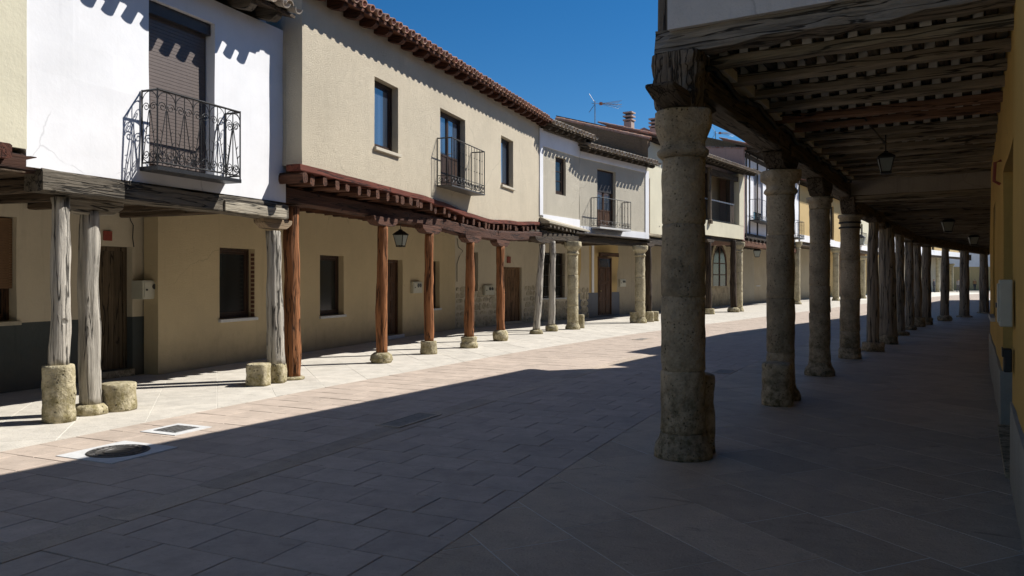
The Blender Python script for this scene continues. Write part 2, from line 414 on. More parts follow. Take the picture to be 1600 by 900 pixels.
def window(house, F, s0, s1, z0, z1, d, fm, gm, fw=0.06, inset=0.10, leaves=1, sill=None, bars=0, muntin=0, shutter=0.0, sm=None, panel=0.0, name='window', grille=None):
    """frame (part) > pane, sash, sill, slat sub-parts; lies in a wall hole"""
    g = 0.004
    s0 += g; s1 -= g; z0 += g; z1 -= g
    if F.P(s0, 0, 0).length > 1e9: return
    m = MB(); a = d - inset; b = a - 0.06
    m.box(F, s0, s0 + fw, b, a, z0, z1).box(F, s1 - fw, s1, b, a, z0, z1)
    m.box(F, s0 + fw, s1 - fw, b, a - .001, z1 - fw, z1).box(F, s0 + fw, s1 - fw, b, a - .001, z0, z0 + fw)
    fo = build(name, m, fm, house)
    lw = (s1 - s0 - 2 * fw) / leaves
    for i in range(leaves):
        x0 = s0 + fw + i * lw + .004; x1 = x0 + lw - .008; k = fw * 0.8; zb = z0 + fw + .004; zt = z1 - fw - .004
        m = MB(); c, e = a - 0.012, b + 0.006
        m.box(F, x0, x0 + k, e, c, zb, zt).box(F, x1 - k, x1, e, c, zb, zt).box(F, x0 + k, x1 - k, e, c - .001, zt - k, zt).box(F, x0 + k, x1 - k, e, c - .001, zb, zb + k)
        zp = zb + k
        if panel:
            m.box(F, x0 + k, x1 - k, e + .01, c - .012, zp, zp + panel).box(F, x0 + k, x1 - k, e, c - .001, zp + panel, zp + panel + k)
            m.box(F, x0 + k + .05, x1 - k - .05, c - .012, c - .004, zp + .06, zp + panel - .06); zp += panel + k
        for q in range(muntin):
            zz = zp + (zt - k - zp) * (q + 1) / (muntin + 1); m.box(F, x0 + k, x1 - k, e + .006, c - .006, zz - .012, zz + .012)
        build('sash', m, fm, fo)
        build('pane', B(F, x0 + k, x1 - k, e + .012, e + .02, zp, zt - k), gm, fo)
    if shutter:
        m = MB(); zt = z1 - fw; n = int((zt - (z1 - (z1 - z0) * shutter)) / 0.045)
        for q in range(n):
            z = zt - q * 0.045; m.box(F, s0 + fw * .4, s1 - fw * .4, a + .004, a + .016, z - .041, z)
        tag(build('blind', m, sm, fo), None, kind='stuff')
    if sill: build('sill', B(F, s0 - .04, s1 + .04, d - inset - .02, d + 0.06, z0 - .065, z0 - .006), sill, fo, bevel=0.006)
    if grille:
        for q in range(int((s1 - s0) / .12)):
            s = s0 + .06 + q * .12; build('grille_bar', MB().tube([F.P(s, d - .03, z0), F.P(s, d - .03, z1)], .008), grille, fo)
        for q in range(1, 4):
            z = z0 + (z1 - z0) * q / 4; build('grille_bar', MB().tube([F.P(s0, d - .03, z), F.P(s1, d - .03, z)], .009), grille, fo)
    return fo
def door(house, F, s0, s1, z0, z1, d, m1, mh, planks=0, panels=0, inset=0.16, frame=0.07, fm=None, glasst=0.0, gm=None):
    g = .004; s0 += g; s1 -= g; z1 -= g; a = d - inset; m = MB()
    m.box(F, s0, s0 + frame, a - .08, a + .015, z0, z1).box(F, s1 - frame, s1, a - .08, a + .015, z0, z1).box(F, s0 + frame, s1 - frame, a - .08, a + .014, z1 - frame, z1)
    do = build('door', m, fm or m1, house)
    x0, x1, zt = s0 + frame + .003, s1 - frame - .003, z1 - frame - .003
    if glasst:
        build('pane', B(F, x0, x1, a - .04, a - .03, zt - glasst, zt), gm, do); zt -= glasst + .01
    if planks:
        w_ = (x1 - x0) / planks
        for i in range(planks): build('plank', B(F, x0 + i * w_ + .003, x0 + (i + 1) * w_ - .003, a - .05, a - .004 - random.uniform(0, .004), z0 + .01, zt), m1, do)
    else:
        build('leaf', B(F, x0, x1, a - .06, a - .02, z0 + .01, zt), m1, do)
        for i in range(2):
            for k in range(panels):
                ww = (x1 - x0) / 2; h = (zt - z0) / panels
                build('door_panel', B(F, x0 + i * ww + .07, x0 + (i + 1) * ww - .05, a - .021, a - .004, z0 + k * h + .09, z0 + (k + 1) * h - .06), m1, do, bevel=.008)
    build('handle', MB().lathe(F.P(x0 + .1, a + .03, z0 + 1.02), [(-.02, .012), (0, .03), (.03, .03), (.045, .01)], 8), mh, do)
    return do

def spiral(F, s, d, z, r, turns, a0, dirn, rad, n=14):
    pts = []
    for i in range(n + 1):
        t = i / n; a = a0 + dirn * turns * 2 * math.pi * t; rr = r * (1 - 0.8 * t)
        pts.append(F.P(s + rr * math.cos(a), d, z + rr * math.sin(a)))
    return pts
def balcony(house, F, s0, s1, d, depth, z0, h, nb, im, slabm, ornate=False, slab=0.06, scroll=False):
    """slab (part) > rails, bars, scrolls"""
    bo = build('balcony', B(F, s0, s1, d - .02, d + depth, z0 - slab, z0), slabm, house)
    f = d + depth - .015; b = d + .02; z1 = z0 + h
    path = [F.P(s0 + .01, b, 0), F.P(s0 + .01, f, 0), F.P(s1 - .01, f, 0), F.P(s1 - .01, b, 0)]
    for z, r in ((z1, .014), (z0 + .045, .010)) + (((z0 + .2, .008),) if scroll else ()):
        for p, q in zip(path, path[1:]): build('rail', MB().tube([p + Vector((0, 0, z)), q + Vector((0, 0, z))], r, 4), im, bo)
    for p in path: build('bar', MB().tube([p + Vector((0, 0, z0)), p + Vector((0, 0, z1 + .015))], .011, 4), im, bo)
    if not ornate:
        for i in range(1, nb):
            s = s0 + (s1 - s0) * i / nb; m = MB().tube([F.P(s, f, z0 + .04), F.P(s, f, z1)], .0065, 5)
            for zz in (.45, .75): m.lathe(F.P(s, f, z0 + h * zz), [(-.02, .007), (0, .013), (.02, .007)], 6)
            build('bar', m, im, bo)
        for ss in (s0 + .01, s1 - .01):
            for q in (1, 2): build('bar', MB().tube([F.P(ss, d + depth * q / 3, z0 + .04), F.P(ss, d + depth * q / 3, z1)], .0065, 5), im, bo)
        if scroll:
            for i in range(nb):
                s = s0 + (s1 - s0) * (i + .5) / nb
                build('scroll', MB().tube(spiral(F, s, f, z0 + .12, .06, 1.4, i * 2.2, 1 if i % 2 else -1, .007), .008, 4), im, bo)
            for ss in (s0 + .01, s1 - .01):
                FS = Fr(tuple(F.P(ss, d, 0).xy), F.ang + 90)
                for q in range(2): build('scroll', MB().tube(spiral(FS, depth * (.3 + .4 * q), 0, z0 + .12, .06, 1.4, 2, 1, .007), .008, 4), im, bo)
        return bo
    def panel(G, a0, a1, dd):
        c = (a0 + a1) / 2; hw = (a1 - a0) / 2; T = lambda pts, r=.006: build('scroll', MB().tube(pts, r, 4), im, bo)
        build('bar', MB().tube([G.P(a0, dd, z0 + .04), G.P(a0, dd, z1)], .007, 4), im, bo)
        build('bar', MB().tube([G.P(c, dd, z0 + .04), G.P(c, dd, z1)], .006, 4), im, bo)
        for sgn in (-1, 1):
            build('bar', MB().tube([G.P(c + sgn * .012, dd, z0 + h * .74), G.P(c + sgn * hw * .9, dd, z0 + .06)], .006, 4), im, bo)
            m = MB()
            for k in (.35, .55): # thorns
                p = G.P(c + sgn * hw * .9 * (1 - k) , dd, z0 + .06 + (h * .74 - .06) * k); m.tube([p, p + Vector((*G.u, 0)) * sgn * .045 + Vector((0, 0, .05))], [.007, .002], 4)
            build('scroll', m, im, bo)
            T([G.P(c + sgn * hw * math.cos(t), dd, z1 - .16 + .15 * math.sin(t)) for t in [math.pi / 2 * i / 6 for i in range(7)]])
            T(spiral(G, c + sgn * hw * .45, dd, z1 - .2, hw * .45, 1.5, math.pi / 2 - sgn * math.pi / 2, sgn, 0))
            T(spiral(G, c + sgn * hw * .45, dd, z0 + .15, hw * .45, 1.5, math.pi / 2 - sgn * math.pi / 2, -sgn, 0))
            T([G.P(c + sgn * hw * .95 * math.cos(t), dd, z0 + .16 - .11 * math.sin(t)) for t in [math.pi / 2 * i / 6 for i in range(7)]])
    for i in range(nb): panel(F, s0 + .01 + (s1 - s0 - .02) * i / nb, s0 + .01 + (s1 - s0 - .02) * (i + 1) / nb, f)
    for ss in (s0 + .01, s1 - .01):
        panel(Fr(tuple(F.P(ss, d, 0).xy), F.ang + 90), .02, depth - .015, 0)
    return bo

# ------------------------------------------------------------------ material set
M_WHITE = plaster('white_limewash', (0.80, 0.80, 0.81), 30, 0.08, 0.06)
M_CREAM = plaster('cream_render', (0.56, 0.49, 0.37), 75, 1.0, 0.12, 0.02)
M_IVORY = plaster('ivory_plaster', (0.62, 0.58, 0.44), 30, 0.25, 0.12)
M_PALE = plaster('pale_inner_plaster', (0.56, 0.49, 0.37), 30, 0.3, 0.3)
M_GREYREND = plaster('grey_cream_render', (0.52, 0.475, 0.38), 75, 0.9, 0.2, 0.02)
M_YELLOW = plaster('ochre_plaster', (0.56, 0.36, 0.11), 40, 0.35, 0.25)
M_SAND = plaster('sand_yellow_plaster', (0.55, 0.40, 0.19), 40, 0.3, 0.15)
M_PINK = plaster('pink_old_plaster', (0.40, 0.27, 0.23), 20, 0.5, 0.5)
M_OLDBROWN = plaster('weathered_mud_plaster', (0.19, 0.135, 0.085), 14, 0.8, 0.9, 0.05)
M_DADO = plaster('dark_grey_dado', (0.075, 0.085, 0.085), 45, 0.4, 0.5)
M_PLINTH = plaster('pale_grey_plinth', (0.34, 0.33, 0.29), 40, 0.5, 0.5)
M_STONE = stone('limestone_column', (0.44, 0.36, 0.25), tint=.16, mossh=1.3, bs=1.0, moss=(.085, .075, .035))
M_STONEL = stone('lichen_limestone', (0.48, 0.42, 0.285), moss=(0.17, 0.14, 0.05), mossh=0.9, pit=24, bs=1.0)
M_RUBBLE = stone('rubble_stone', (0.46, 0.40, 0.29), mossh=0.3)
M_MORTAR = plaster('mortar', (0.40, 0.36, 0.28), 40, 0.6, 0.3)
M_PAVER = paving('pinkish_paver', (0.475, 0.392, 0.322), 0.07, 0.3, 0.8, 0.2, spots=.3)
M_SLAB = paving('limestone_slab', (0.56, 0.52, 0.45), 0.06, 0.6, 0.75, 0.25, 0.6, 3.5, spots=.35)
M_SLABR = paving('arcade_limestone_slab', (0.46, 0.36, 0.26), 0.12, 0.7, 0.62, 0.25, 0.8, 3.5, spots=.5)
M_JOINTD = plain('dark_joint', (0.10, 0.085, 0.075), 0.95)
M_JOINTL = plain('pale_joint', (0.60, 0.57, 0.50), 0.95)
M_GUTTER = paving('gutter_stone', (0.46, 0.38, 0.30), 0.15, 0.6, 0.7, 0.25, 0.9, 5)
M_CONC = plain('pale_concrete', (0.55, 0.55, 0.54), 0.9, var=0.1)
M_IRON = plain('black_wrought_iron', (0.022, 0.023, 0.025), 0.45, 0.3)
M_CAST = plain('cast_iron', (0.10, 0.095, 0.09), 0.55, 0.6, var=0.3)
M_GLASS = glass('window_glass', rough=0.07)
M_GLASSB = glass('window_glass_dark', (0.010, 0.012, 0.012), 0.16)
M_GLASSB.node_tree.nodes['Principled BSDF'].inputs['Coat Weight'].default_value = 0.0; M_GLASSB.node_tree.nodes['Principled BSDF'].inputs['Specular IOR Level'].default_value = 0.5
M_BRASS = plain('brass', (0.55, 0.45, 0.25), 0.35, 0.9)
M_BOX = plain('meter_box_plastic', (0.47, 0.45, 0.36), 0.5, var=0.04)
M_RED = plain('red_plaque', (0.25, 0.05, 0.03), 0.5)
M_BLUE = plain('blue_sticker', (0.10, 0.22, 0.40), 0.4)
M_DARKG = plain('dark_dial', (0.03, 0.03, 0.03), 0.3)
M_FRAME = wood('dark_window_wood', (0.050, 0.028, 0.018), None, tint=0.05, rough=0.5)
M_DOORB = wood('brown_door_wood', (0.085, 0.042, 0.022), None, tint=0.06, rough=0.6)
M_DOORO = wood('old_brown_door_wood', (0.12, 0.088, 0.055), None, tint=0.12)
M_DOORL = wood('tan_door_wood', (0.20, 0.115, 0.06), None, tint=0.05)
M_BLIND = plain('brown_roller_blind', (0.125, 0.098, 0.086), 0.5, var=0.08)
M_BLINDD = plain('dark_roller_blind', (0.04, 0.036, 0.036), 0.5)
M_STRAW = plain('brown_roll_shade', (0.16, 0.09, 0.045), 0.8)
M_GREYV = wood('grey_weathered_post', (0.44, 0.405, 0.345), None, dark=0.42, bs=1.0)
M_REDV = wood('red_stained_post', (0.30, 0.125, 0.05), None, dark=0.28, bs=1.0)
M_DARKV = wood('dark_post', (0.06, 0.042, 0.028), None, bs=0.8)
M_TERR = tilemat('terracotta_tile', (0.33, 0.145, 0.085), 0.38, (0.42, 0.34, 0.28))
M_TERG = tilemat('lichen_grey_tile', (0.33, 0.22, 0.14), 0.75, (0.36, 0.34, 0.29))
def wu(k, col, ang, **kw): return wood('%s_along_%d' % (k, round(ang)), col, ang, False, **kw)
def wn(k, col, ang, **kw): return wood('%s_across_%d' % (k, round(ang)), col, ang, True, **kw)
C_RED, C_DARK, C_GREY, C_BROWN = (0.105, 0.042, 0.022), (0.055, 0.042, 0.03), (0.30, 0.265, 0.21), (0.10, 0.07, 0.045)

# ------------------------------------------------------------------ the ground
gm = MB(); gm.add([(-600, -300, -.06), (600, -300, -.06), (600, 900, -.06), (-600, 900, -.06)], [(0, 1, 2, 3)])
tag(build('ground', gm, plain('earth', (0.26, 0.24, 0.20), 0.95, sca=2), origin=Vector((0, 0, -.06))), None, kind='structure')

# street centre line (the gutter), bending to the right in the distance
CP = [(-11.5, -14.2), (-7.08, -4.5), (-2.98, 4.48), (-.777, 9.32), (.94, 12.7), (3.0, 16.5), (6.1, 21.5), (10.6, 28.0), (17.3, 37.6), (26.2, 50.2), (37.5, 65.0), (49.5, 79.5), (62, 92), (80, 106)]
def cat(p0, p1, p2, p3, t): return 0.5 * (2 * p1 + (p2 - p0) * t + (2 * p0 - 5 * p1 + 4 * p2 - p3) * t * t + (3 * p1 - p0 - 3 * p2 + p3) * t ** 3)
CV = [Vector(p) for p in CP]; LINE = []
for i in range(1, len(CV) - 2):
    for k in range(24): LINE.append(cat(CV[i - 1], CV[i], CV[i + 1], CV[i + 2], k / 24))
ARC = [0.0]
for a, b in zip(LINE, LINE[1:]): ARC.append(ARC[-1] + (b - a).length)
import bisect
def curve(s):
    i = max(0, min(len(LINE) - 2, bisect.bisect(ARC, s) - 1)); t = (s - ARC[i]) / (ARC[i + 1] - ARC[i])
    p = LINE[i].lerp(LINE[i + 1], t); a = LINE[max(0, i - 4)]; b = LINE[min(len(LINE) - 1, i + 5)]; d = (b - a).normalized()
    return p, d, Vector((d.y, -d.x))
SMAX = ARC[-1]
LAT_L, LAT_R, GW = -2.72, 2.30, 0.15
def cpt(s, lat, z): p, d, n = curve(s); q = p + n * lat; return Vector((q.x, q.y, z))
def strip(l0, l1, z, step=0.8):
    m = MB(); k = int(SMAX / step)
    for i in range(k + 1): m.v += [cpt(SMAX * i / k, l0, z), cpt(SMAX * i / k, l1, z)]
    for i in range(k): m.f.append((2 * i, 2 * i + 1, 2 * i + 3, 2 * i + 2))
    m.mi = [0] * len(m.f); return m
street = tag(build('street', strip(LAT_L - .01, LAT_R + .01, -.022), M_JOINTD), None, kind='structure')
def slab_piece(poly, z0, z1, b=0.006):
    """convex polygon prism with a small chamfer"""
    c = sum(poly, Vector((0, 0))) / len(poly); m = MB(); n = len(poly)
    ins = [p + (c - p).normalized() * b * 1.4 for p in poly]
    r = [[Vector((p.x, p.y, z0)) for p in poly], [Vector((p.x, p.y, z1 - b)) for p in poly], [Vector((p.x, p.y, z1)) for p in ins]]
    vs = [v for q in r for v in q]; fs = [(i * n + k, i * n + (k + 1) % n, (i + 1) * n + (k + 1) % n, (i + 1) * n + k) for i in range(2) for k in range(n)]
    fs.append(tuple(2 * n + k for k in range(n))); m.add(vs, fs); return m
def inview(p, marg=40):
    if p.y < 2.5: return False
    x = 800 + FPX * p.x / p.y; y = HOR + EYE * FPX / p.y
    return -marg < x < 1600 + marg and y < 900 + marg
# covers let into the paving: (photo pixel, half sizes)
COVERS = []
def near_cover(c):
    return any((c - q).length < r for q, r in COVERS)
mc = ground(185, 706); ms = ground(276, 671); COVERS += [(mc.xy, .36), (ms.xy, .24)]
rest = MB(); cnt = 0; ROW, LEN = 0.385, 0.56
pend = []
for r_ in range(int(SMAX / ROW)):
    s = r_ * ROW; off = (r_ % 2) * LEN * 0.5 + (0.07 if r_ % 3 == 0 else 0)
    for lo, hi in ((LAT_L, -GW), (GW, LAT_R)):
        lat = lo; first = True
        while lat < hi - .02:
            l1 = lat + LEN if not first or off == 0 else lat + (LEN - off if LEN - off > .12 else LEN)
            first = False
            if hi - l1 < 0.1: l1 = hi
            l1 = min(l1, hi); g = .0035
            poly = [cpt(s + g, lat + g, 0).xy, cpt(s + g, l1 - g, 0).xy, cpt(s + ROW - g, l1 - g, 0).xy, cpt(s + ROW - g, lat + g, 0).xy]
            pend.append(poly); lat = l1
pend.sort(key=lambda q: (not inview(sum(q, Vector((0, 0))) / 4), (sum(q, Vector((0, 0))) / 4).length))
for poly in pend:
    c = sum(poly, Vector((0, 0))) / 4
    zt = random.uniform(-.0025, .0015)
    if cnt < 300 and inview(c):
        build('paver', slab_piece(poly, -.03, zt, .004), M_PAVER, street); cnt += 1
    else:
        q = slab_piece(poly, -.03, zt, .004); rest.add(q.v, q.f)
tag(build('far_paver', rest, M_PAVER, street), None, kind='stuff')
# gutter: dished stones
gut = tag(build('gutter', strip(-GW + .002, GW - .002, -.03), M_JOINTD), None, kind='structure')
s = 0; k = 0; rest = MB()
while s < SMAX - 1:
    ln = random.uniform(.55, 1.1); m = MB()
    pr = [(-GW + .004, 0), (-GW * .45, -.003), (0, -.009), (GW * .45, -.003), (GW - .004, 0)]
    vs = []
    for ss in (s + .004, s + ln - .004):
        vs += [cpt(ss, l, z) for l, z in pr] + [cpt(ss, l, -.05) for l, z in reversed(pr)]
    n = 10; fs = [(i, (i + 1) % n, n + (i + 1) % n, n + i) for i in range(n)] + [tuple(range(n)), tuple(range(2 * n - 1, n - 1, -1))]
    p = cpt(s + ln / 2, 0, 0)
    if inview(p) and p.y < 22: build('gutter_stone', m.add(vs, fs), M_GUTTER, gut)
    else: rest.add(vs, fs)
    s += ln
tag(build('far_gutter_stone', rest, M_GUTTER, gut), None, kind='stuff')

def floor_slabs(name, mat, jm, side, lat0, width, ang, rw, lmin, lmax, zt, ymax, jz):
    """oblique stone slabs on one side of the street, trimmed to the street edge"""
    base = tag(build(name, strip(*( (lat0 - width, lat0 - .012) if side < 0 else (lat0 + .012, lat0 + width)), jz), jm), None, kind='structure')
    a = R(ang); A = Vector((math.sin(a), math.cos(a))); Bv = Vector((A.y, -A.x)); cells = []
    edge = [(curve(i * .5)[0] + curve(i * .5)[2] * lat0, curve(i * .5)[1], curve(i * .5)[2]) for i in range(int(SMAX * 2))]
    def nearest(c):
        return min(edge, key=lambda e: (e[0] - c).length_squared)
    rows = range(-60, 160)
    for i in rows:
        b0 = i * rw; t = -30 + random.uniform(0, lmax)
        while t < 80:
            ln = random.uniform(lmin, lmax); g = .004
            poly = [A * x + Bv * y for x, y in ((t + g, b0 + g), (t + g, b0 + rw - g), (t + ln - g, b0 + rw - g), (t + ln - g, b0 + g))]
            t += ln; c = sum(poly, Vector((0, 0))) / 4
            if c.y > ymax or c.y < -6 or abs(c.x) > 40: continue
            p, tn, nn = nearest(c); dd = (c - p).dot(nn) * side
            if dd < -1.2 or dd > width - .3: continue
            out = []
            for q, r in zip(poly, poly[1:] + poly[:1]):
                f = lambda v: (v - p).dot(nn) * side - .004
                fa, fb = f(q), f(r)
                if fa >= 0: out.append(q)
                if (fa >= 0) != (fb >= 0): out.append(q.lerp(r, fa / (fa - fb)))
            if len(out) < 3: continue
            ar = abs(sum(out[k].cross(out[(k + 1) % len(out)]) if hasattr(out[k], 'cross') else 0 for k in range(len(out)))) / 2
            if ar < .004: continue
            if sum((out[(k + 1) % len(out)] - out[k]).cross(out[(k + 2) % len(out)] - out[(k + 1) % len(out)]) for k in range(len(out))) < 0: out.reverse()
            cells.append(out)
    cells.sort(key=lambda o: (not inview(sum(o, Vector((0, 0))) / len(o)), (sum(o, Vector((0, 0))) / len(o)).length))
    rest = MB()
    for k, o in enumerate(cells):
        q = slab_piece(o, -.04, zt + random.uniform(-.0015, .001), .002)
        if k < 300 and inview(sum(o, Vector((0, 0))) / len(o)): build('slab', q, mat, base)
        else: rest.add(q.v, q.f)
    tag(build('far_slab', rest, mat, base), None, kind='stuff')
    return base
floor_slabs('pavement', M_SLAB, M_JOINTL, -1, LAT_L, 9.0, -21, .75, .7, 1.3, 0.0, 60, -.003)
floor_slabs('arcade_floor', M_SLABR, M_JOINTL, 1, LAT_R, 9.0, -23.8, .57, .7, 1.25, 0.0, 60, -.0025)

# manhole covers in pale concrete collars
FS = Fr(tuple(mc.xy), 24)
t = thing('manhole_cover', 'round cast iron manhole cover in a pale square collar, half in sunlight', 'manhole cover', (mc.x, mc.y, 0))
build('collar', B(FS, -.36, .36, -.36, .36, -.02, .006), M_CONC, t)
build('cover', MB().lathe(mc, [(.004, .27), (.011, .27), (.011, .24), (.009, .235), (.009, .0001)], 32), M_CAST, t)
for rr in (.255, .19, .12): build('ring', MB().lathe(mc, [(.008, rr + .012), (.015, rr + .008), (.015, rr - .008), (.008, rr - .012)], 32), M_CAST, t)
for k in range(24):
    a = k * math.pi / 12; build('tread', MB().tube([mc + Vector((math.cos(a) * .2, math.sin(a) * .2, .011)), mc + Vector((math.cos(a) * .245, math.sin(a) * .245, .011))], .006, 4), M_CAST, t)
FS = Fr(tuple(ms.xy), 24)
t = thing('utility_cover', 'small square metal inspection cover with a white frame, beside the round manhole', 'utility cover', (ms.x, ms.y, 0))
build('frame', B(FS, -.25, .25, -.25, .25, -.02, .005), M_CONC, t)
build('cover', B(FS, -.16, .16, -.16, .16, 0, .010), plain('worn_grey_iron', (.25, .25, .25), .5, .5, var=.3), t, bevel=.003)
for k in range(5): build('rib', B(FS, -.14, .14, -.13 + k * .06, -.105 + k * .06, .008, .014), M_CAST, t)
def grate(px, lab, ln, wd):
    g = ground(*px); p, dd, nn = min(((curve(i * .2)) for i in range(int(SMAX * 5))), key=lambda e: (e[0] - g.xy).length)
    F = Fr((g.x, g.y), math.degrees(math.atan2(dd.x, dd.y)))
    t = thing('drain_grate', lab, 'drain grate', (g.x, g.y, 0), 'street drain grates')
    m = MB().box(F, -ln, ln, -wd, -wd + .03, -.02, .008).box(F, -ln, ln, wd - .03, wd, -.02, .008).box(F, -ln, -ln + .03, -wd + .03, wd - .03, -.02, .008).box(F, ln - .03, ln, -wd + .03, wd - .03, -.02, .008)
    gm_ = plain('pale_grey_grate', (.27, .25, .22), .8, .0, var=.2); build('frame', m, M_GUTTER, t); build('pit', B(F, -ln + .03, ln - .03, -wd + .03, wd - .03, -.02, .001), plain('drain_black', (.012, .012, .012), .9), t)
    for k in range(int(ln * 2 / .07)): build('bar', B(F, -ln + .04 + k * .07, -ln + .088 + k * .07, -wd + .03, wd - .03, 0, .007), gm_, t)
grate((640, 656), 'long iron drain grate set in the stone gutter in the shade', .45, .16)
grate((1132, 581), 'small iron drain grate by the arcade edge behind the nearest column', .28, .16)
grate((1003, 530), 'thin iron drain grate in the sunlit far paving', .3, .16)

# ------------------------------------------------------------------ frontage lines on the left
F1 = Fr((-3.392, 12.241), 23)
F2 = Fr((-3.214, 11.76), 19)
E2 = tuple(F2.P(12.4, 0, 0).xy)
F3A = between(E2, (2.27, 25.9)); F3B = between((2.27, 25.9), (5.29, 29.8))
F4 = between((5.29, 29.8), (7.2, 32.9)); F5 = between((7.2, 32.9), (11.9, 39.4)); F6 = between((11.9, 39.4), (19.0, 50.8))
F7 = between((19.0, 50.8), (33.5, 72)); F8 = between((33.5, 72), (49, 91)); F9 = between((49, 91), (63, 106))
BK = -2.95                                   # rear wall of the arcade behind the facade line

def house(name, label, F, s0, s1, group=None):
    p = F.P((s0 + s1) / 2, -1.5, 0); return thing(name, label, 'house', (p.x, p.y, 0), group)
def hole(F, x0, x1, y0, y1, d=0.0, xz=None):
    """photo rectangle -> (s0, s1, z0, z1) on the plane d of a facade"""
    xz = xz if xz is not None else (x0 + x1) / 2
    a, b = F.s(x0, d), F.s(x1, d); return (a, b, F.z(xz, y1, d), F.z(xz, y0, d))
def ends(h, F, s0, s1, zb, ze, oh, slope, depth, mat, which=(0, 1), top=0.0, d0=-.305):
    """party walls at the ends of the upper floors"""
    for i in which:
        s = (s0, s1)[i]; a, b = (s, s + .25) if i == 0 else (s - .25, s)
        pr = [(d0, zb), (d0, ze - .07 + (oh - d0) * slope + top), (-depth, ze - .07 + (oh + depth) * slope + top), (-depth, zb)]
        if i == 0: m = MB().loft([[F.P(a, d, z) for d, z in pr], [F.P(b, d, z) for d, z in pr]])
        else: m = MB().loft([[F.P(a, d, z) for d, z in pr], [F.P(b, d, z) for d, z in pr]])
        build('side_wall', m, mat, h)
    build('back_wall', B(F, s0, s1, -depth - .25, -depth - .002, 0, ze + (oh + depth) * slope - .1), mat, h)

# --- house with ivory wall at the left edge ------------------------------------------------
h0 = house('ivory_house', 'ivory plastered house cut off by the left edge of the picture', F1, -14, -4.47)
build('wall', wall(F1, -14, -4.475, 2.98, 5.6, 0.015, .3, (), .02, .5, 3), M_IVORY, h0)
ends(h0, F1, -14, -4.475, 2.98, 5.75, .6, .3, 6, M_IVORY, (0, 1))
roof(h0, F1, -14, -4.47, 5.75, .62, .3, 6, (M_TERG, wn('old', C_BROWN, 23), wn('rafter', C_BROWN, 23)), .6, (.13, .15), field=False)
dkb = wu('beam_dark', C_DARK, 23)
build('lintel_beam', MB().rough_beam(F1.P(-14, -.16, 2.84), F1.P(-4.35, -.16, 2.84), .3, .2, 14, .015, 3), wu('beam_red', (0.07, .03, .018), 23), h0)
for k in range(9):
    s = -13.3 + k * 1.02; build('joist', MB().rough_beam(F1.P(s, BK, 2.62), F1.P(s, .12, 2.62), .16, .17, 5, .012, k), wn('joist_old', C_BROWN, 23), h0)
build('joist_end', MB().rough_beam(F1.P(-4.78, -.4, 2.92), F1.P(-4.78, .1, 2.92), .18, .16, 2, .01, 44), wn('red_stub', (.09, .03, .018), 23), h0)
build('ceiling', B(F1, -14, -4.48, BK, .0, 2.73, 2.745), wn('board_old', C_BROWN, 23), h0)
rz = F1.s(127, BK)
hw = hole(F1, -60, 20, 343, 505, BK, 0)
build('ground_floor_wall', wall(F1, -14, -4.48, 0.98, 2.75, BK, .3, [(hw[0], hw[1], hw[2], hw[3])] if hw[1] < -4.48 else (), .015, .5, 8), M_PALE, h0)
build('dado', wall(F1, -14, -4.48, 0, 0.98, BK + .004, .3, (), .01, .6, 9), M_DADO, h0)

# --- white house with the ornate balcony ----------------------------------------------------
h1 = house('white_house', 'white limewashed house with ornate wrought iron balcony and dark roller blind', F1, -4.46, -.31)
bd = (F1.s(233), F1.s(335), 3.0, 5.12)
build('wall', wall(F1, -4.465, -.31, 2.80, 5.45, 0, .3, [bd], .022, .4, 1), M_WHITE, h1)
ends(h1, F1, -4.46, -.31, 2.8, 5.5, .55, .3, 6, M_WHITE, (0, 1))
roof(h1, F1, -4.46, -.62, 5.56, .42, .3, 6, (M_TERG, wn('old', C_BROWN, 23), wn('rafter_grey', (.15, .125, .095), 23)), .52, (.13, .16), .8, .27, rows=6, proj=.16, jit=.05)
wo = window(h1, F1, *bd, 0, M_FRAME, M_GLASSB, .06, .16, 2, None, shutter=.985, sm=M_BLIND, name='balcony_door')
build('blind_box', B(F1, bd[0] + .01, bd[1] - .01, -.15, -.06, bd[3] - .16, bd[3] - .006), M_BLINDD, wo)
balcony(h1, F1, F1.s(219), F1.s(352), 0, .29, 2.99, .93, 5, M_IRON, M_IRON, True, .05)
gb = wu('beam_grey', (0.17, .145, .11), 23, dark=.3, bs=1.0)
build('lintel_beam', MB().rough_beam(F1.P(-4.3, -.13, 2.675), F1.P(-.28, -.13, 2.655), .3, .24, 16, .022, 5, ch=.18), gb, h1)
build('beam_patch', MB().rough_beam(F1.P(-1.65, .025, 2.63), F1.P(-.36, .025, 2.62), .05, .15, 8, .008, 15, ch=.2), wu('beam_pale', (.34, .30, .23), 23), h1)
for k in range(5):
    s = -3.9 + k * .78; build('joist', MB().rough_beam(F1.P(s, BK, 2.70), F1.P(s, -.3, 2.70), .15, .16, 5, .012, k + 20), wn('joist_old', C_BROWN, 23), h1)
build('ceiling', B(F1, -4.47, -.3, BK, -.01, 2.79, 2.798), wn('board_old', C_BROWN, 23), h1)
s_end = F1.s(241, BK)
dh = hole(F1, 124, 207, 386, 575, BK, 206); dh = (dh[0], dh[1], .12, dh[3])
wl = (F1.s(-30, BK), F1.s(26, BK), F1.z(10, 502, BK), F1.z(10, 338, BK))
build('ground_floor_wall', wall(F1, -4.475, s_end, .98, 2.80, BK, .3, [wl, dh], .02, .4, 11), M_PALE, h1)
build('dado', wall(F1, -4.475, s_end, 0, .98, BK + .004, .3, [dh], .012, .5, 12), M_DADO, h1)
door(h1, F1, *dh, BK, M_DOORO, M_IRON, planks=5, inset=.14)
build('door_step', B(F1, dh[0] - .02, dh[1] + .02, BK - .25, BK + .04, 0, .115), M_STONE, h1, bevel=.01)
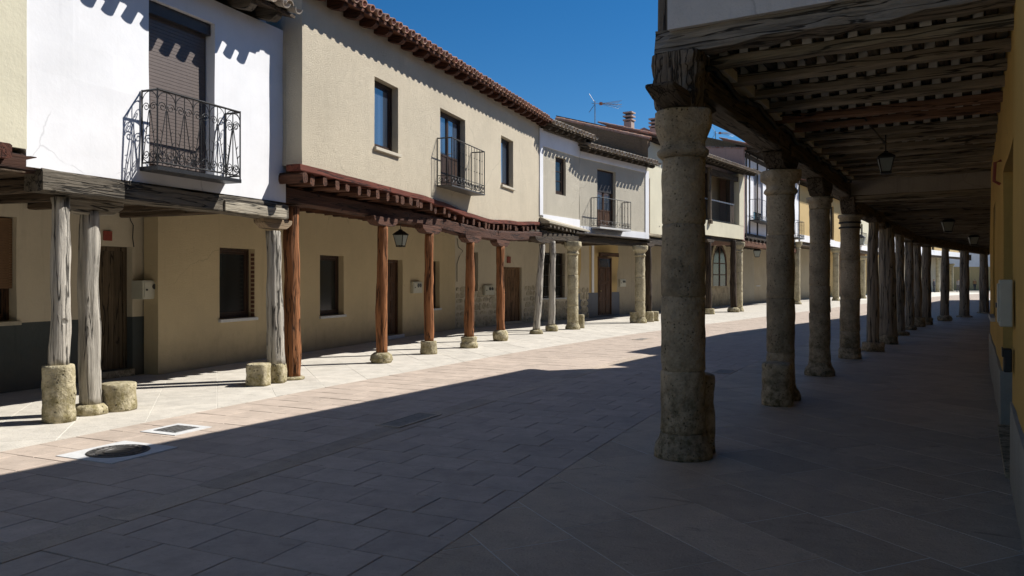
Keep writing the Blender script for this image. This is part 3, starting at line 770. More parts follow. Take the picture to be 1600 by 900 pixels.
wb = window(h1, F1, *wl, BK, M_DOORB, M_GLASSB, .05, .16, 2, M_MORTAR)
m = MB()
for k in range(28): m.box(F1, wl[0] + .02, wl[1] - .01, BK - .10, BK - .085, wl[3] - .02 - k * .036 - .033, wl[3] - .02 - k * .036)
tag(build('roll_shade', m, M_STRAW, wb), None, kind='stuff')
build('plaque', B(F1, F1.s(161, BK), F1.s(174, BK), BK, BK + .02, F1.z(167, 376, BK), F1.z(167, 361, BK)), M_RED, h1)
build('cable', MB().tube([F1.P(F1.s(x, BK), BK + .02, F1.z(x, y, BK)) for x, y in ((196, 320), (203, 345), (207, 352), (206, 372), (208, 386))], .008, 5), M_IRON, h1)
def meter_box(F, x0, x1, y0, y1, d, lab, dials=2, blue=False):
    s0, s1 = F.s(x0, d), F.s(x1, d); z0, z1 = F.z((x0 + x1) / 2, y1, d), F.z((x0 + x1) / 2, y0, d); p = F.P((s0 + s1) / 2, d, z0)
    t = thing('meter_box', lab, 'meter box', p)
    build('case', B(F, s0, s1, d + .001 - (.16 if blue else 0), d + .10, z0, z1), M_BOX, t, bevel=.01)
    build('lid', B(F, s0 + .03, s1 - .03, d + .10, d + .112, z0 + .03, z1 - .03), M_BOX, t, bevel=.004)
    w_ = s1 - s0
    for k in range(dials):
        q = F.P(s0 + w_ * (.5 + .25 * k), d + .113, z0 + (z1 - z0) * .66)
        ring = [[q + Vector((*F.u, 0)) * r * math.cos(a) + Vector((0, 0, r * math.sin(a))) + Vector((*F.n, 0)) * e for a in [i * math.pi / 8 for i in range(16)]] for r, e in ((w_ * .1, 0), (w_ * .1, .012), (w_ * .07, .013))]
        build('dial', MB().loft(ring), M_DARKG, t)
    if blue: build('sticker', B(F, s0 + w_ * .62, s0 + w_ * .9, d + .112, d + .115, z0 + (z1 - z0) * .12, z0 + (z1 - z0) * .32), M_BLUE, t)
    build('lock', B(F, s0 + w_ * .12, s0 + w_ * .2, d + .112, d + .12, z0 + (z1 - z0) * .45, z0 + (z1 - z0) * .55), M_DARKG, t)
    return t
meter_box(F1, 216, 251, 438, 467, BK + .16, 'pale meter box with two round dials beside the old plank door', 2, True)

# --- cream rendered house with red beams ----------------------------------------------------
h2 = house('cream_house', 'long cream rendered house with red timber jetty and three upper openings', F2, 0, 12.4)
SAG = [(-2, 0), (0, 0), (4, .03), (5, .07), (6.7, .19), (8, .23), (9.9, .14), (12.4, 0), (20, 0)]
def sag(s):
    for (a, b), (c, e) in zip(SAG, SAG[1:]):
        if s <= c: k = (s - a) / (c - a); k = k * k * (3 - 2 * k); return b + (e - b) * k
    return 0
w1 = hole(F2, 585, 622, 119, 229, 0, 585); w2 = hole(F2, 688, 727, 168, 285, 0, 688); w3 = hole(F2, 783, 802, 211, 288, 0, 783)
w2 = (w2[0], w2[1], 3.62, w2[3])
build('wall', wall(F2, 0, 12.4, 3.36, 6.0, 0, .3, [w1, w2, w3], .012, .35, 2, zlow=lambda q: 3.36 - sag(q), zhigh=lambda q: 6.10 + .027 * q), M_CREAM, h2)
ends(h2, F2, 0, 12.4, 3.36, 6.02, .45, .3, 6, M_CREAM, (0, 1), d0=-.302)
rd = wn('rafter_red', (.085, .032, .018), 19); rbm = wn('eave_board', (.11, .04, .02), 19)
roof(h2, F2, -.05, 12.45, 6.07, .38, .3, 6, (M_TERR, rbm, rd), .52, (.13, .15), .8, .255, rows=5, proj=.06, jit=.015, tilt=.027)
for hh, lv, pn, nm in ((w1, 1, 0, 'window'), (w3, 1, 0, 'window')):
    window(h2, F2, *hh, 0, M_FRAME, M_GLASS, .055, .13, lv, plaster('sill_cream', (.50, .45, .36), 40, .3, .3), name=nm)
window(h2, F2, *w2, 0, M_FRAME, M_GLASS, .055, .13, 2, None, panel=.62, name='balcony_door')
balcony(h2, F2, F2.s(682), F2.s(736), 0, .36, 3.62, 1.0, 12, M_IRON, M_CAST, False, .03, True)
redm = wu('moulding_red', (.145, .038, .022), 19, dark=.5, bs=.4)
build('moulding', MB().loft([[F2.P(q, d_, z_ - sag(q) + noise.noise(Vector((q * 1.3, 4, 0))) * .008) for d_, z_ in ((-.2, 3.255), (.05, 3.255), (.055, 3.27), (.05, 3.355), (-.2, 3.355))] for q in [-.12 + 12.52 * i_ / 40 for i_ in range(41)]]), redm, h2)
jm = wn('joist_red', (.10, .043, .024), 19)
k = 0; s = -.02
post_pts = [ground(456, 593), ground(596, 566), ground(670, 553), ground(732, 543), ground(782, 532), ground(841, 520)]
def post_d(s):
    """offset of the post row from the facade of the cream house"""
    pts = [F2.inv(p) for p in post_pts]; pts = [(a + .12, b - .06) for a, b in pts]
    if s <= pts[0][0]: return pts[0][1]
    for (a, b), (c, e) in zip(pts, pts[1:]):
        if s <= c: return b + (e - b) * (s - a) / (c - a)
    return pts[-1][1]
while s < 12.3:
    zz = 3.165 - sag(s) + random.uniform(-.012, .01)
    build('joist', MB().rough_beam(F2.P(s + random.uniform(-.04, .04), BK, 3.15), F2.P(s, .03 + random.uniform(-.05, .06), zz), .12 + random.uniform(-.03, .025), .15 + random.uniform(-.03, .02), 5, .022, k + 60, ch=.42), jm, h2)
    k += 1; s += .335 + random.uniform(-.05, .05)
build('ceiling', B(F2, 0, 12.4, BK, -.21, 3.245, 3.253), wn('board_red', (.08, .035, .02), 19), h2)
bmr = wu('lintel_red', (.075, .033, .02), 19)
q = [F2.P(a, post_d(a), 0) for a in (-.25, 2.9, 4.8, 6.6, 8.6, 10.6, 12.5)]
for a, b in zip(q, q[1:]):
    build('lintel_beam', MB().rough_beam(a + Vector((0, 0, 2.945 - sag(F2.inv(a)[0]))), b + Vector((0, 0, 2.945 - sag(F2.inv(b)[0]))), .24, .26, 6, .022, a.x, ch=.25), bmr, h2)
sp = F2.s(711, BK)
g1 = hole(F2, 343, 398, 386, 499, BK, 343); g2 = hole(F2, 500, 537, 398, 494, BK, 500); g3 = hole(F2, 605, 629, 405, 525, BK, 605); g3 = (g3[0], g3[1], .1, g3[3])
g4 = hole(F2, 664, 687, 407, 483, BK, 664)
build('ground_floor_wall', wall(F2, F2.s(247, BK), sp, 0, 3.23, BK, .3, [g1, g2, g3, g4], .012, .5, 4), plaster('cream_render_bounce_tint', (0.60, 0.485, 0.30), 75, 1.0, 0.15, 0.02), h2)  # same cream paint as above, yellowed to imitate warm bounced light
for hh in (g1, g2, g4): window(h2, F2, *hh, BK, M_FRAME, M_GLASSB, .06, .14, 1, M_CONC)
M_BRICK = plain('dark_red_brick', (.16, .07, .045), .9, var=.3)
for k in range(int((g1[3] - g1[2]) / .085)): build('brick', B(F2, g1[1] - .012, g1[1] + .004, BK - .085, BK - .008, g1[2] + k * .085 + .012, g1[2] + k * .085 + .07), M_BRICK, h2)
door(h2, F2, *g3, BK, M_DOORB, M_BRASS, panels=4, inset=.16)
build('door_step', B(F2, g3[0] - .03, g3[1] + .03, BK - .28, BK + .05, 0, .095), M_CONC, h2, bevel=.01)
meter_box(F2, 641, 655, 440, 458, BK, 'pale meter box beside the panelled brown door of the cream house')
def rubble(F, s0, s1, z0, z1, d, skip=(), size=.26, seed=1):
    """uneven stones standing proud of their mortar"""
    rg = random.Random(seed); m = MB(); z = z0
    while z < z1 - .05:
        hh = min(z1 - z, rg.uniform(.17, .34)); s = s0
        while s < s1 - .05:
            ww = min(s1 - s, rg.uniform(.18, .5)); a, b = s + .006, s + ww - .006; s += ww
            if any(q[0] - .02 < b and a < q[1] + .02 and z < q[3] and z + hh > q[2] for q in skip) or b - a < .05: continue
            zz0, zz1 = z + .004 + rg.uniform(-.03, .03), z + hh - .004 + rg.uniform(-.03, .03); pr = rg.uniform(.006, .022)
            n = 7; ring0, ring1 = [], []
            for k in range(n):
                an = 2 * math.pi * (k + .3) / n; cx, cz = math.cos(an), math.sin(an); sq = 1 / max(abs(cx), abs(cz)); sq = 1 + (sq - 1) * .75
                jj = rg.uniform(.86, 1.0); px = (a + b) / 2 + cx * sq * jj * (b - a) / 2; pz = (zz0 + zz1) / 2 + cz * sq * jj * (zz1 - zz0) / 2
                px = min(b, max(a, px)); pz = min(zz1, max(zz0, pz))
                ring0.append(F.P(px, d - .01, pz)); ring1.append(F.P((a + b) / 2 + (px - (a + b) / 2) * .93, d + pr, (zz0 + zz1) / 2 + (pz - (zz0 + zz1) / 2) * .93))
            m.loft([ring0, ring1])
        z += hh
    return m

# --- bent house with white bands -------------------------------------------------------------
h3 = house('bent_house', 'grey-cream bent corner house with white painted bands and small balcony', F3B, 0, F3B.L)
LA, LB = F3A.L, F3B.L
a1 = hole(F3A, 868, 884, 244, 303, 0, 868); b1 = hole(F3B, 933, 962, 263, 362, 0, 933); b1 = (b1[0], b1[1], 3.42, b1[3])
build('wall', wall(F3A, 0.004, LA, 3.35, 6.3, 0, .3, [a1], .015, .4, 5), M_GREYREND, h3)
build('wall', wall(F3B, .0, LB, 3.17, 6.0, .003, .3, [b1], .015, .4, 7), M_GREYREND, h3)
wp = lambda F, *a: build('white_band', B(F, *a), M_WHITE, h3)
wp(F3A, .02, .22, .0, .028, 3.58, 6.25); wp(F3A, .22, LA - .01, .0, .03, 3.35, 3.62); wp(F3A, .22, LA - .01, 0, .028, 5.72, 6.2)
wp(F3B, .03, LB - .28, 0, .03, 3.17, 3.42); wp(F3B, LB - .28, LB - .005, 0, .032, 3.17, 5.8); wp(F3B, .03, LB - .28, 0, .028, 5.72, 5.98)
window(h3, F3A, *a1, 0, M_FRAME, M_GLASSB, .07, .08, 1, None, muntin=2)
window(h3, F3B, *b1, 0, M_DOORB, M_GLASS, .06, .12, 2, None, panel=.5, muntin=1, shutter=.38, sm=M_BLINDD, name='balcony_door')
balcony(h3, F3B, F3B.s(920) + .12, F3B.s(972), 0, .38, 3.42, 1.0, 9, M_IRON, M_CONC, False, .06, True)
old = wn('old3', (.13, .105, .075), 30); oldr = wn('rafter3', (.075, .06, .045), 30)
roof(h3, F3A, -.02, LA + .35, 6.33, .42, .32, 5, (M_TERG, old, oldr), .42, (.12, .15), .7, .24, rows=12, jit=.07)
roof(h3, F3B, -.15, LB + .05, 6.02, .42, .32, 5, (M_TERG, old, oldr), .42, (.12, .15), .7, .24, rows=14, jit=.07)
ends(h3, F3A, 0, LA, 3.35, 6.3, .42, .32, 5, M_GREYREND, (0,))
ends(h3, F3B, 0, LB, 3.17, 6.0, .42, .32, 5, M_GREYREND, (0, 1))
# little tiled ledge below the left part
m = MB(); m.loft([[F3A.P(0.02, a, z) for a, z in ((.02, 3.53), (.36, 3.38), (.36, 3.33), (.02, 3.33))], [F3A.P(LA + .1, a, z) for a, z in ((.02, 3.36), (.36, 3.24), (.36, 3.19), (.02, 3.19))]])
build('ledge', m, M_MORTAR, h3)
k = 0; s = .15
while s < LA:
    build('ledge_joist', MB().rough_beam(F3A.P(s, -1, 3.10), F3A.P(s, .33, 3.26 - .16 * s / LA), .09, .1, 3, .008, k + 300), wn('joist_g', (.14, .115, .085), 30), h3); s += .27; k += 1
bdk = wu('lintel_dark', (.075, .058, .04), 34)
c11, c12 = ground(895, 514), ground(1000, 503)
for a, b, z in ((ground(805, 523), ground(850, 518.5), 2.98), (ground(850, 518.5), c11 + Vector((.1, .2, 0)), 2.94), (c11 + Vector((-.1, .2, 0)), c12 + Vector((.5, .75, 0)), 2.97)):
    build('lintel_beam', MB().rough_beam(a + Vector((0, .1, z)), b + Vector((0, .1, z)), .26, .24, 6, .02, a.x + 3, ch=.2), bdk, h3)
build('beam_cap', MB().rough_beam(c11 + Vector((0, .1, 3.13)), c12 + Vector((.5, .65, 3.13)), .3, .06, 4, .004), wu('beam_cap', C_DARK, 34), h3)
build('beam_patch', MB().rough_beam(F3B.P(1.95, -.06, 3.0), F3B.P(2.75, -.06, 2.98), .2, .12, 4, .015), wu('patch_pale', (.33, .26, .19), 37), h3)
for k in range(7):
    s = .3 + k * .75; build('joist', MB().rough_beam(F3B.P(s, BK, 3.06), F3B.P(s, -.3, 3.06), .13, .14, 4, .01, k + 90), wn('joist3', C_BROWN, 37), h3)
build('ceiling', B(F3B, -3, LB, BK, -.02, 3.14, 3.155), wn('board3', C_BROWN, 37), h3)
# its ground floor: pale wall over rubble stone, three stretches behind the posts
FB = between(tuple(F2.P(sp, BK - .01, 0).xy), (1.05, 29.1)); FC = between((1.05, 29.1), (3.2, 31.9))
g5 = hole(FB, 738, 747, 394, 455, 0, 738); g6 = hole(FB, 787, 815, 417, 508, 0, 787); g6 = (g6[0], g6[1], .1, g6[3])
zd = FB.z(770, 447)
build('ground_floor_wall', wall(FB, .004, FB.L, 0, 3.3, 0, .3, [g5, g6], .015, .5, 6), M_PALE, h3)
window(h3, FB, *g5, 0, M_FRAME, M_GLASSB, .05, .12, 1, None)
door(h3, FB, *g6, 0, M_DOORL, M_IRON, planks=6, inset=.1)
tag(build('rubble_stone', rubble(FB, .05, FB.L - .02, .02, zd, .006, [g5, g6], seed=3), M_RUBBLE, h3), None, kind='stuff')
meter_box(FB, 754, 769, 446, 461, .02, 'pale meter box set over rubble stone near the tan plank door')
build('plaque', B(FB, FB.s(792), FB.s(797), .0, .03, FB.z(794, 411), FB.z(794, 401)), M_RED, h3)
build('cable', MB().tube([FB.P(FB.s(x), .03, FB.z(x, y)) for x, y in ((713, 372), (715, 386), (722, 392), (716, 402), (713, 412), (713, 440))], .01, 5), M_IRON, h3)
gw = hole(FC, 846, 883, 394, 466, 0, 846)
build('ground_floor_wall', wall(FC, 0.004, FC.L, 0, 3.2, 0, .3, [gw], .02, .5, 14), M_PALE, h3)
tag(build('rubble_stone', rubble(FC, .03, FC.L - .05, .02, 1.28, .006, [gw], seed=8), M_RUBBLE, h3), None, kind='stuff')
window(h3, FC, *gw, 0, M_FRAME, M_GLASSB, .05, .14, 2, M_CONC, grille=M_IRON)
SJ = F3B.s(924, BK)
gd = hole(F3B, 939, 960, 401, 493, BK, 939); gd = (gd[0], gd[1], .08, gd[3])
build('ground_floor_wall', wall(F3B, SJ, LB + .2, 1.05, 3.15, BK, .3, [gd], .012, .5, 15), M_SAND, h3)
build('dado', wall(F3B, SJ, LB + .2, 0, 1.05, BK + .015, .3, [gd], .008, .5, 16), plaster('slate_dado', (.16, .17, .19), 60, .6, .4), h3)
build('pilaster', B(F3B, SJ - .02, SJ + .14, BK + .02, BK + .05, 1.06, 3.14), M_WHITE, h3)
door(h3, F3B, *gd, BK, M_DOORB, M_BRASS, panels=3, inset=.14, glasst=.35, gm=M_GLASS)
build('door_lintel', MB().rough_beam(F3B.P(gd[0] - .2, BK + .05, gd[3] + .1), F3B.P(gd[1] + .22, BK + .05, gd[3] + .1), .1, .17, 4, .01, 7), wu('lintel_o', (.09, .05, .03), 37), h3)
meter_box(F3B, 966, 975, 436, 448, BK, 'white meter box on the sand-yellow wall beside a brown door')

# --- house behind the first big column, with tall weathered side wall -------------------------
h4 = house('tall_house', 'tall cream house behind the nearest column with a weathered brown side wall', F4, 0, F4.L)
L4 = F4.L
build('wall', wall(F4, .02, L4 - .01, 3.3, 7.0, -.02, .3, (), .02, .5, 21), M_IVORY, h4)
roof(h4, F4, .25, L4, 7.1, .45, .3, 4.2, (M_TERR, old, oldr), .5, (.12, .14), .7, .25, rows=8)
# side wall seen above the bent house: rises to the ridge
def gable(h, F, s, zb, z0, sl, dep, mat, tmat, th=.25, name='side_wall'):
    pr = [(-.02, zb), (-.02, z0), (-dep, z0 + dep * sl), (-dep, zb)]
    build(name, MB().loft([[F.P(s + a, d, z) for d, z in pr] for a in (0, th)]), mat, h)
    m = MB(); k = int(dep / .3)
    for i in range(k):
        d = .05 - i * dep / k; F_ = Fr(tuple(F.P(s + th / 2, 0, 0).xy), F.ang)
        add_tiles(m, F_, random.uniform(-.02, .02), d, z0 + .0 - d * sl, sl, tile_mesh(.13, .40, .85), .06)
    tag(build('coping_tile', m, tmat, h), None, kind='stuff')
gable(h4, F4, -.02, 3.2, 7.05, .30, 4.1, M_OLDBROWN, M_TERR)
build('ground_floor_wall', wall(F4, -.4, L4 + .3, 1.05, 3.3, BK, .3, (), .015, .5, 22), M_SAND, h4)
build('dado', wall(F4, -.4, L4 + .3, 0, 1.05, BK + .012, .3, (), .01, .5, 23), plaster('slate_dado', (.16, .17, .19), 60, .6, .4), h4)
build('lintel_beam', MB().rough_beam(F4.P(-.2, -.2, 3.12), F4.P(L4, -.2, 3.12), .3, .3, 4, .02, 9), wu('lintel4', C_DARK, 32), h4)
build('lintel_beam', MB().rough_beam(F4.P(.0, -.02, 3.36), F4.P(L4, -.02, 3.36), .1, .1, 4, .01, 19), wu('lintel4p', (.33, .28, .2), 32), h4)
build('ceiling', B(F4, 0, L4, BK, -.35, 3.28, 3.3), wn('board3', C_BROWN, 37), h4)
def chimney(h, p, w_, z0, z1, mat, vents=3):
    F = Fr((p[0], p[1]), 32); c = build('chimney', B(F, -w_, w_, -w_, w_, z0, z1 - .5), mat, h)
    for k in range(vents): build('chimney_slab', B(F, -w_ - .04, w_ + .04, -w_ - .04, w_ + .04, z1 - .45 + k * .16, z1 - .39 + k * .16), mat, c)
    for a in (-1, 1):
        for b in (-1, 1): build('chimney_pier', B(F, a * w_ - .06 if a > 0 else -w_, w_ if a > 0 else -w_ + .06, b * w_ - .06 if b > 0 else -w_, w_ if b > 0 else -w_ + .06, z1 - .5, z1 - .45), mat, c)
    build('chimney_core', B(F, -w_ + .05, w_ - .05, -w_ + .05, w_ - .05, z1 - .5, z1 - .1), M_DARKG, c)
M_CHIM = plaster('chimney_render', (.45, .36, .31), 40, .4, .4)
Zc = 33.25; chimney(h4, (.1525 * Zc, Zc), .17, 7.5, EYE + (437 - 173) / 1200 * Zc, M_CHIM)
Zc = 33.1; chimney(h4, (.186 * Zc, Zc), .17, 7.2, EYE + (437 - 183) / 1200 * Zc, M_CHIM)
# small gabled dormer beside the chimney
FD = Fr((.172 * 33.1, 33.1), -8)
dz = EYE + (437 - 199) / 1200 * 33.1
m = MB().loft([[FD.P(a, d, z) for d, z in ((-.6, 7.1), (.6, 7.1), (.6, dz - .26), (0, dz), (-.6, dz - .26))] for a in (0, 1.2)])
build('dormer', m, M_PINK, h4)
def antenna(p, z0, z1, ang, lab):
    t = thing('tv_antenna', lab, 'antenna', (p[0], p[1], z0)); P0 = Vector((p[0], p[1], 0)); a = R(ang); u = Vector((math.sin(a), math.cos(a), 0)); v = Vector((u.y, -u.x, 0))
    al = plain('grey_aluminium', (.35, .35, .36), .4, .8)
    build('mast', MB().tube([P0 + Vector((0, 0, z0)), P0 + Vector((0, 0, z1))], .025, 6), al, t)
    b0 = P0 + Vector((0, 0, z1 - .1)); build('boom', MB().tube([b0 - u * .15, b0 + u * 1.25], .014, 5), al, t)
    for k in range(7):
        c = b0 + u * (.25 + k * .16); build('director', MB().tube([c - v * .16 - Vector((0, 0, 0)), c + v * .16], .009, 4), al, t)
    for sg in (-1, 1): build('reflector', MB().tube([b0 + u * .02, b0 - u * .28 + Vector((0, 0, sg * .42))], .012, 4), al, t)
    for sg in (-1, 1):
        for j in (-.22, 0, .22):
            build('director', MB().tube([b0 + u * .3 + v * j * .4, b0 + u * 1.2 + v * j + Vector((0, 0, sg * .14))], .007, 4), al, t)
    build('dipole', MB().box(Fr((b0 + u * .28).xy, ang), -.06, .06, -.05, .05, b0.z - .06, b0.z + .06), plain('orange_plastic', (.5, .16, .05), .5), t)
Zc = 34.5; antenna((.108 * Zc, Zc), 8.25, EYE + (437 - 158) / 1200 * Zc, 78, 'tv antenna on a mast over the weathered brown wall, left of the chimney')

# --- house with the open gallery -------------------------------------------------------------
h5 = house('gallery_house', 'cream house with an open timber gallery above an arched window', F5, 0, F5.L)
L5 = F5.L; zf = F5.z(1160, 353); zb5 = F5.z(1160, 374)
build('wall', wall(F5, .01, L5 - .01, zb5, zf, 0, .35, (), .015, .5, 31), M_IVORY, h5)
build('ceiling', B(F5, 0, L5, BK, -.36, zb5 + .12, zb5 + .22), wn('board3', C_BROWN, 37), h5)
build('gallery_floor', B(F5, 0, L5, -2.2, -.36, zf - .12, zf), wn('board3', C_BROWN, 37), h5)
build('gallery_wall', wall(F5, 0, L5, zf, 7.2, -1.25, .3, (), .015, .6, 33), plaster('gallery_plaster', (.66, .54, .36), 30, .3, .15), h5)
ze5 = 6.85
for x0, x1, mm, dd in ((1098, 1103, M_DARKV, 0), (1111, 1115, M_DARKV, -.02), (1144, 1150, M_DARKV, -.02)):
    build('gallery_post', B(F5, F5.s(x0), F5.s(x1), -.3 + dd, -.08 + dd, zf, ze5 - .05), mm, h5, bevel=.015)
build('gallery_post', MB().lathe(F5.P(F5.s(1108), .02, zf - .15), [(0, .16), (.18, .15), (.2, .1), (2.4, .085), (2.6, .13)], 10, .01), wood('pale_gallery_post', (.22, .17, .115), None), h5)
build('corner_pier', B(F5, F5.s(1155), L5 - .02, -.6, .012, zf, ze5 + .1), M_IVORY, h5)
build('gallery_beam', B(F5, 0, L5, -.28, -.04, ze5 - .3, ze5 - .05), wu('lintel5', C_DARK, 36), h5)
rl = build('balustrade', B(F5, .3, F5.s(1150), -.14, -.09, zf + .98, zf + 1.04), plain('grey_rail', (.32, .33, .34), .5), h5)
for k in range(60):
    s = .5 + k * .1
    if s < F5.s(1149): build('baluster', MB().tube([F5.P(s, -.115, zf), F5.P(s, -.115, zf + .98)], .009, 4), M_IRON, rl)
build('rail_bottom', B(F5, .3, F5.s(1150), -.13, -.10, zf + .06, zf + .09), M_IRON, rl)
roof(h5, F5, -.1, L5 + .1, ze5 + .12, .7, .28, 2.6, (M_TERG, old, oldr), .45, (.1, .12), 1.2, .22, rows=9, jit=.04)
gl = plaster('buff_wall', (.42, .36, .26), 30, .5, .5)
aw = hole(F5, 1112, 1135, 400, 447, BK, 1123)
build('ground_floor_wall', wall(F5, -.2, L5 + .2, 0, zb5 + .1, BK, .3, (), .02, .6, 35), gl, h5)
def arch_window(h, F, s0, s1, z0, z1, d):
    c = (s0 + s1) / 2; r = (s1 - s0) / 2
    def outline(k): return [(c - r * k, z0)] + [(c - r * k * math.cos(math.pi * i / 12), z1 - r + r * k * math.sin(math.pi * i / 12) * 1.25) for i in range(13)] + [(c + r * k, z0)]
    o, i_ = outline(1.18), outline(1.0); m = MB()
    for a in range(len(o) - 1):
        p = [o[a], o[a + 1], i_[a + 1], i_[a]]; m.hexa([F.P(s, d, z) for s, z in p] + [F.P(s, d + .05, z) for s, z in p])
    b = build('arched_window', m, M_STONEL, h)
    build('pane', MB().loft([[F.P(s, d + e, z) for s, z in i_] for e in (.002, .012)]), M_GLASSB, b)
    i2 = outline(.88); m = MB()
    for a in range(len(o) - 1):
        p = [i_[a], i_[a + 1], i2[a + 1], i2[a]]; m.hexa([F.P(s, d + .012, z) for s, z in p] + [F.P(s, d + .04, z) for s, z in p])
    m.box(F, c - .05, c + .05, d + .012, d + .045, z0, z1 + .1)
    for q in (.3, .6): m.box(F, c - r * .9, c + r * .9, d + .012, d + .035, z0 + (z1 - z0) * q - .03, z0 + (z1 - z0) * q + .03)
    build('frame', m, M_DOORB, b)
arch_window(h5, F5, aw[0], aw[1], aw[2], F5.z(1123, 388, BK), BK)
build('lintel_beam', MB().rough_beam(F5.P(0, -.25, zb5 - .08), F5.P(L5, -.25, zb5 - .08), .3, .22, 5, .02, 71), wu('lintel5', C_DARK, 36), h5)

# --- timber framed house with pink side wall --------------------------------------------------
h6 = house('timber_house', 'timber framed white house with jettied floor, pink side wall and balcony', F6, 0, F6.L)
L6 = F6.L; z6b = F6.z(1168, 372); z6e = 8.2
d6 = hole(F6, 1177, 1192, 262, 347, 0, 1177); d6 = (d6[0], d6[1], F6.z(1168, 345), d6[3]); e6 = hole(F6, 1241, 1247, 290, 350, 0, 1241)
build('wall', wall(F6, .25, L6 - .01, z6b, z6e, 0, .3, [d6], .02, .6, 41), M_WHITE, h6)
window(h6, F6, *d6, 0, M_FRAME, M_GLASSB, .06, .1, 2, None, shutter=.8, sm=plain('pale_blind', (.45, .42, .42), .6), name='balcony_door')
for s in (.3, .95, 2.55, 4.6, 6.6, 8.7, 10.7, L6 - .2): build('stud', B(F6, s, s + .17, -.02, .035, z6b + .25, z6e), M_DARKV, h6)
for z in (z6b + .02, z6e - .3): build('rail_beam', B(F6, .25, L6, -.02, .05, z, z + .22), wu('lintel5', C_DARK, 36), h6)
balcony(h6, F6, F6.s(1170), F6.s(1200), 0, .55, F6.z(1170, 343), 1.05, 12, M_IRON, M_IRON, False, .06, True)
balcony(h6, F6, F6.s(1232), F6.s(1243), 0, .55, F6.z(1238, 372), 1.05, 10, M_IRON, M_IRON, False, .06, True)
roof(h6, F6, .0, L6, z6e + .1, .75, .3, 5, (M_TERR, old, oldr), .7, (.14, .18), 1.2, .26, rows=6)
gable(h6, F6, .0, 3.4, z6e + .1, .12, 7, M_PINK, M_TERR)
build('ceiling', B(F6, 0, L6, BK, -.31, z6b - .02, z6b + .05), wn('board3', C_BROWN, 37), h6)
build('lintel_beam', MB().rough_beam(F6.P(0, -.1, z6b - .3), F6.P(L6, -.1, z6b - .3), .3, .3, 8, .02, 72), wu('lintel6', (.14, .06, .03), 32), h6)
for k in range(16):
    build('joist', MB().rough_beam(F6.P(.5 + k * .8, BK, z6b - .08), F6.P(.5 + k * .8, .12, z6b - .08), .16, .14, 3, .01, 400 + k), wn('joist6', C_DARK, 32), h6)
g7 = hole(F6, 1181, 1193, 404, 446, BK, 1181)
build('ground_floor_wall', wall(F6, -.3, L6 + .5, 0, z6b - .1, BK, .3, [g7], .01, .8, 43), M_MORTAR, h6)
window(h6, F6, *g7, BK, M_FRAME, M_GLASSB, .06, .12, 1, M_CONC, grille=M_IRON)
z = .05; r_ = 0; ash = stone('ashlar_block', (.42, .35, .24), mossh=.8, tint=.12)
while z < z6b - .3:
    hh = .36; s = -.2 + (r_ % 2) * .3
    while s < 7.5:
        ww = .45 + .3 * noise.noise(Vector((s * 3, z * 5, 1))) + .1; a, b = s, s + ww; s = b
        for lo, hi in (((a, min(b, g7[0] - .03)), (max(a, g7[1] + .03), b)) if (z < g7[3] and z + hh > g7[2] - .07) else ((a, b),)):
            if hi - lo > .08: build('stone_block', B(F6, lo + .008, hi - .008, BK + .0, BK + .018 + random.uniform(0, .012), z + .008, z + hh - .008), ash, h6)
    z += hh; r_ += 1
Zc = 45; antenna((.265 * Zc, Zc), 8.5, EYE + (437 - 205) / 1200 * Zc, 80, 'tv antenna above the pink side wall, seen under the arcade beam')

# --- far houses -------------------------------------------------------------------------------
def far_house(name, lab, F, s0, s1, zb, ze, mat, wins, gmat, band=None, bmat=None, ground_holes=(), balc=(), slope=.3):
    h = house(name, lab, F, s0, s1)
    hs = [hole(F, *q) for q in wins]; zz = sum(q[2] for q in hs) / max(1, len(hs))
    build('wall', wall(F, s0 + .01, s1 - .01, zb, ze, 0, .3, hs, .02, .9, s0), mat, h)
    if band: build('band', B(F, s0 + .01, s1 - .01, .004, .06, zb, zb + band), bmat, h)
    for q in hs: window(h, F, *q, 0, M_FRAME, M_GLASSB, .08, .12, 1, M_WHITE)
    for a, b, z in balc: balcony(h, F, a, b, 0, .5, z, 1.0, 8, M_IRON, M_CONC)
    roof(h, F, s0, s1, ze + .1, .6, slope, 5, (M_TERR, old, oldr), .9, (.14, .16), 1.0, .3, rows=3, parts=False)
    ends(h, F, s0, s1, zb, ze, .6, slope, 5, mat, (0, 1))
    build('ceiling', B(F, s0, s1, BK, -.31, zb + .02, zb + .1), wn('board3', C_BROWN, 37), h)
    build('lintel_beam', MB().rough_beam(F.P(s0, -.2, zb - .14), F.P(s1, -.2, zb - .14), .3, .26, 5, .02, s0 + 50), wu('lintel6b', (.12, .085, .055), 34), h)
    gh = [hole(F, *q, BK) for q in ground_holes]; gh = [(a, b, .05, d) for a, b, c, d in gh]
    build('ground_floor_wall', wall(F, s0 - .2, s1 + .2, 0, zb, BK, .3, gh, .02, .9, s0 + 2), gmat, h)
    for q in gh: door(h, F, *q, BK, M_DOORB, M_IRON, panels=3)
    return h
s7 = F7.s(1338)
far_house('ochre_house', 'ochre plastered house far down the left row with a white band and tall windows', F7, 0, s7, 4.15, 7.9, M_SAND, [(1297, 1303, 322, 375), (1270, 1276, 322, 372), (1322, 1327, 335, 378)], gl, .45, M_WHITE, [(1297, 1302, 408, 441, ), (1340, 1344, 418, 465)][:1], [(F7.s(1318), F7.s(1331), 4.65)])
far_house('pale_house', 'pale house with small iron balconies beyond the ochre one', F7, s7, F7.L, 4.25, 8.6, M_IVORY, [(1345, 1348, 350, 385)], M_SAND, .4, M_WHITE, [], [(s7 + .6, s7 + 2.2, 4.7)])
s8 = F8.s(1398)
